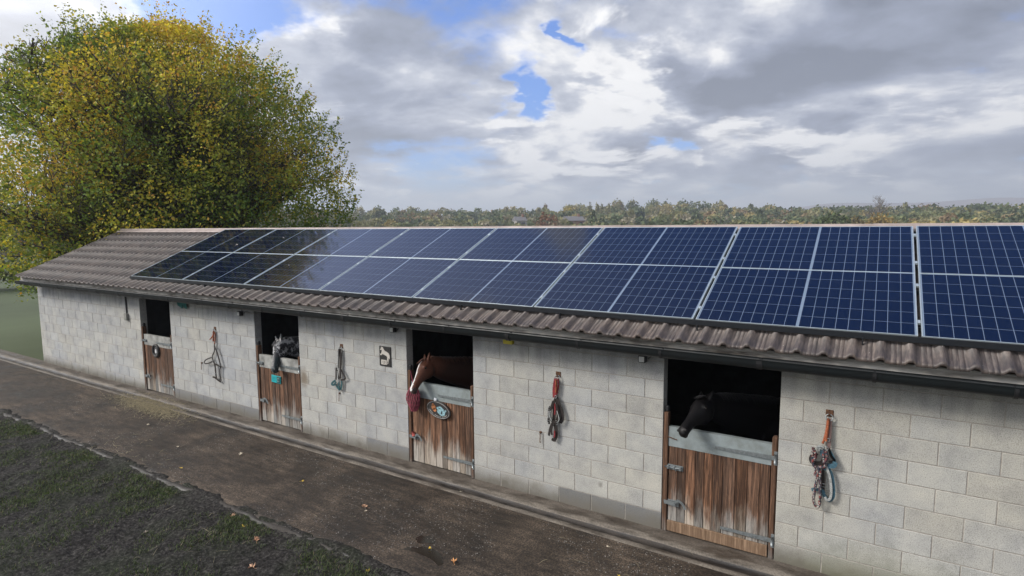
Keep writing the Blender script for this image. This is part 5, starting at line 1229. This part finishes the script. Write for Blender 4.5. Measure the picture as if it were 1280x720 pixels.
big_tree((-18.4, 6.1, -0.3), 7.0, 11.35)

# ------------------------------------------------------------------ distant woodland, single trees and houses
rg = np.random.default_rng(31)
def crown_quads(cx, cy, z0, rad, ht, n, size, col, var=0.18):
    th = rg.uniform(0, 2 * np.pi, n); ph = np.arccos(rg.uniform(-0.75, 1, n)); rr_ = rg.uniform(0.5, 1.0, n) ** 0.5
    lump = 1 + 0.22 * np.sin(th * 3 + cx) * np.sin(ph * 4 + cy) + 0.12 * np.sin(th * 7 + cy)
    p = np.stack([cx + rad * lump * rr_ * np.sin(ph) * np.cos(th), cy + rad * lump * rr_ * np.sin(ph) * np.sin(th), z0 + ht * 0.55 + ht * 0.45 * lump * rr_ * np.cos(ph)], 1)
    nrm = rg.normal(0, 1, (n, 3)); nrm /= np.linalg.norm(nrm, axis=1)[:, None]; tv = np.cross(nrm, rg.normal(0, 1, (n, 3))); tv /= np.linalg.norm(tv, axis=1)[:, None]; bv = np.cross(nrm, tv)
    s = (size * rg.uniform(0.5, 1.3, n))[:, None]
    V = np.stack([p - tv * s, p + bv * s * 0.7, p + tv * s, p - bv * s * 0.7], 1).reshape(-1, 3)
    return V, np.array(col)[None, :] * rg.uniform(1 - var, 1 + var, n)[:, None]
PAL = [((0.085, 0.110, 0.050), 5), ((0.120, 0.135, 0.060), 5), ((0.17, 0.165, 0.070), 4), ((0.065, 0.085, 0.048), 2.5), ((0.29, 0.235, 0.095), 2.4), ((0.20, 0.145, 0.08), 1.4), ((0.25, 0.225, 0.16), 2), ((0.21, 0.195, 0.10), 4)]
pw = np.array([w for _, w in PAL]); pw = pw / pw.sum()
VV, CC_ = [], []
for i in range(900):
    A = R(rg.uniform(-88, 40)); u = rg.uniform(0, 1); d = 165 + 260 * u ** 0.8
    x = 4.7 + d * math.sin(A); y = -6.5 + d * math.cos(A); z = ground_h(x, y)
    el_ = 0.0 + 2.05 * (d - 150) / 270 * (1 - 0.10 * math.sin(A * 9 + 1)) + 0.25 * mnoise.noise(Vector((math.degrees(A) * 0.22, d * 0.01, 0)))
    el_ *= (0.80 if math.degrees(A) > -12 else 1.0) + 0.0
    topz = 3.57 + d * math.tan(R(el_)) + rg.uniform(-1.2, 1.0)
    ht = max(5.0, topz - z); rad = rg.uniform(2.6, 4.6) * (0.8 + 0.4 * u)
    spire = rg.uniform() < 0.05
    if spire: rad *= 0.4; ht += 1.8
    far = d > 240
    V, c_ = crown_quads(x, y, z, rad, ht, 330, 0.78 if far else 0.58, PAL[rg.choice(len(PAL), p=pw)][0])
    VV.append(V); CC_.append(c_ * 1.12)
# an understorey joins the crowns
for i in range(500):
    A = R(rg.uniform(-88, 40)); d = 160 + 250 * rg.uniform(0, 1); x = 4.7 + d * math.sin(A); y = -6.5 + d * math.cos(A)
    V, c_ = crown_quads(x, y, ground_h(x, y) - 1.0, 6.0, 6.5 + 3.0 * (d > 300), 90, 0.8, PAL[rg.choice(4)][0]); VV.append(V); CC_.append(c_)
VV = np.concatenate(VV); CC_ = np.concatenate(CC_)
tag(obj('woodland', me_from_np('woodland', VV, np.arange(len(VV)).reshape(-1, 4), CC_), m_wood_far), 'mixed autumn woodland stretching across the skyline beyond the stables', 'woodland', kind='stuff')
def far_tree(name, az_, d, topel, rad, col, label, spire=False, n=700, size=0.42):
    A = R(az_); x = 4.7 + d * math.sin(A); y = -6.5 + d * math.cos(A); z = ground_h(x, y); ht = 3.57 + d * math.tan(R(topel)) - z
    t = thing(name, label, 'tree', (x, y, z), 'trees standing out on the skyline')
    bm = new(); tube(bm, [(0, 0, 0), (0.1, 0, ht * 0.35), (0, 0.1, ht * 0.8)], 0.25, 7, r_end=0.06)
    for k in range(7):
        a_ = k * 0.9; tube(bm, [(0, 0, ht * (0.3 + 0.05 * k)), (rad * 0.35 * math.cos(a_), rad * 0.35 * math.sin(a_), ht * (0.45 + 0.05 * k)), (rad * 0.7 * math.cos(a_), rad * 0.7 * math.sin(a_), ht * (0.6 + 0.04 * k))], 0.09, 5, r_end=0.03)
    obj('trunk', bm, m_bark, t)
    V, c_ = crown_quads(0, 0, 0, rad, ht, n, size, col, 0.35)
    obj('crown', me_from_np('crown', V, np.arange(len(V)).reshape(-1, 4), c_), m_wood_far, t)
far_tree('oak_tree', -3.4, 165, 0.95, 4.6, (0.065, 0.088, 0.030), 'round dark green tree rising just over the ridge near the right end', n=1100)
far_tree('golden_tree', 0.1, 172, 0.80, 3.6, (0.27, 0.19, 0.06), 'golden bush-like tree over the ridge at the far right')
far_tree('golden_tree', -1.8, 175, 0.60, 2.6, (0.16, 0.13, 0.05), 'smaller golden tree left of the golden bush-like tree')
far_tree('rust_tree', -28.5, 175, 1.15, 4.0, (0.16, 0.085, 0.05), 'rust brown tree in front of the distant houses')
far_tree('conifer_tree', -44.5, 300, 1.75, 3.4, (0.035, 0.05, 0.028), 'dark round tree just right of the big yellow tree')
far_tree('conifer_tree', -19.6, 290, 1.55, 2.4, (0.025, 0.045, 0.03), 'small dark tree in the middle of the skyline')
far_tree('yellow_tree', -26.6, 330, 2.0, 3.6, (0.30, 0.24, 0.05), 'yellow tree beside the distant roofs')
for k, (a_, e_, lb) in enumerate([(-24.4, 2.25, 'tall thin poplar left of its two neighbours on the skyline'), (-23.3, 2.15, 'middle poplar of the thin group on the skyline'), (-22.6, 2.2, 'right-hand poplar of the thin group on the skyline')]):
    far_tree('poplar_tree', a_, 340, e_, 1.0, (0.17, 0.16, 0.07), lb, n=260, size=0.4)
far_tree('pale_tree', -18.0, 330, 2.05, 4.8, (0.24, 0.21, 0.12), 'pale half-bare tree standing above the woodland')
# bare winter tree at the right end
A = R(-0.2); d = 260; x = 4.7 + d * math.sin(A); y = -6.5 + d * math.cos(A); z = ground_h(x, y)
t = thing('bare_tree', 'leafless tree standing above the woodland at the far right', 'tree', (x, y, z)); bm = new(); rr = random.Random(8)
def twig(p, dv, ln, r_, lv):
    pts = [p]; q = p
    for i in range(4):
        dv = (dv + Vector((rr.uniform(-1, 1), rr.uniform(-1, 1), rr.uniform(-0.2, 0.6))) * 0.16).normalized(); q = q + dv * ln / 4; pts.append(q)
    tube(bm, pts, r_, 5, r_end=r_ * 0.5)
    if lv < 4:
        for k in range(4 if lv else 7):
            a_ = rr.uniform(0, 6.28); twig(pts[rr.randint(1, 4)], (dv * 0.8 + Vector((math.cos(a_), math.sin(a_), 0.35)) * 0.7).normalized(), ln * 0.62, max(0.035, r_ * 0.55), lv + 1)
twig(Vector((0, 0, 0)), Vector((0, 0, 1)), 7.0, 0.32, 0)
obj('branches', bm, pmat('grey_bark', (0.16, 0.14, 0.12), 0.9), t)
# distant houses among the trees
m_render = pmat('pale_render', (0.36, 0.34, 0.32), 0.9, var=0.08, bump=0); m_slate = pmat('grey_roof_slate', (0.13, 0.125, 0.13), 0.8, var=0.15, bump=0); m_glass = pmat('dark_window', (0.03, 0.035, 0.04), 0.15, bump=0); m_brickf = pmat('brown_brick', (0.24, 0.13, 0.09), 0.9, bump=0)
for az_, d, w_, zt, mw, lb in ((-31.2, 235, 5.0, 2.9, m_render, 'white walled house among the trees left of the rust brown tree'), (-26.0, 240, 9.0, 3.2, m_brickf, 'long grey roofed house among the trees right of the rust brown tree')):
    A = R(az_); x = 4.7 + d * math.sin(A); y = -6.5 + d * math.cos(A); z = ground_h(x, y)
    zt2 = 3.57 + d * math.tan(R(0.98)) - z; zt *= 0.55; hw = zt2 - zt; w_ *= 0.8
    t = thing('house', lb, 'house', (x, y, z), 'houses among the distant trees'); t.rotation_euler = (0, 0, -A + 0.25)
    bm = new(); box(bm, -w_ / 2, w_ / 2, -3.5, 3.5, -1, hw); obj('wall', bm, mw, t)
    bm = new(); A_ = [bm.verts.new(p) for p in ((-w_ / 2 - .3, -3.9, hw - .1), (-w_ / 2 - .3, 3.9, hw - .1), (-w_ / 2 - .3, 0, hw + zt))]; B_ = [bm.verts.new((-v.co.x, v.co.y, v.co.z)) for v in A_]
    bm.faces.new(A_); bm.faces.new(B_[::-1]); [bm.faces.new((A_[k], B_[k], B_[(k + 1) % 3], A_[(k + 1) % 3])) for k in range(3)]
    bmesh.ops.recalc_face_normals(bm, faces=bm.faces); rf_ = obj('roof', bm, m_slate, t)
    bm = new(); box(bm, w_ / 4, w_ / 4 + .8, -.5, .5, hw + zt * 0.6, hw + zt + 1.0); obj('chimney', bm, m_brickf, rf_)
    for wx in np.linspace(-w_ / 2 + 1.3, w_ / 2 - 1.3, max(2, int(w_ / 3))):
        bm = new(); box(bm, wx - .6, wx + .6, -3.56, -3.49, hw - 1.9, hw - 0.7); obj('window', bm, m_glass, t)

# hedge closing the field beyond the end of the stables
VV, CC_ = [], []
for i in range(150):
    u = i / 149; x = -60 + 12 * math.sin(u * 3) + 10 * u; y = -30 + 75 * u
    V, c_ = crown_quads(x, y, ground_h(x, y) - 0.4, 1.6 + 0.5 * math.sin(i * 1.7), 3.4 + 0.9 * math.sin(i * 0.9) + 0.5 * math.sin(i * 2.3), 170, 0.16, PAL[(i * 7) % 4][0]); VV.append(V); CC_.append(c_)
VV = np.concatenate(VV); CC_ = np.concatenate(CC_)
tag(obj('hedge', me_from_np('hedge', VV, np.arange(len(VV)).reshape(-1, 4), CC_), m_wood_far), 'overgrown mixed hedge across the field beyond the far end of the stables', 'hedge')
# ------------------------------------------------------------------ haze
HAZE = True
if HAZE:
    bm = new(); box(bm, -4300, 4300, -4300, 4300, -8, 190)
    m = bpy.data.materials.new('haze_air'); m.use_nodes = True; nt = m.node_tree; nt.nodes.clear()
    v = nd(nt, 'ShaderNodeVolumePrincipled', None, {'Color': (0.82, 0.88, 0.95, 1), 'Density': 0.0006, 'Anisotropy': 0.2})
    nd(nt, 'ShaderNodeOutputMaterial', None, {'Volume': v.outputs[0]})
    tag(obj('haze', bm, m), 'thin pale haze in the air towards the hills', 'haze', kind='stuff')
SC.cycles.max_bounces = 6; SC.cycles.diffuse_bounces = 3; SC.cycles.glossy_bounces = 3; SC.cycles.transmission_bounces = 3; SC.cycles.volume_bounces = 0
SC.cycles.sample_clamp_indirect = 4.0
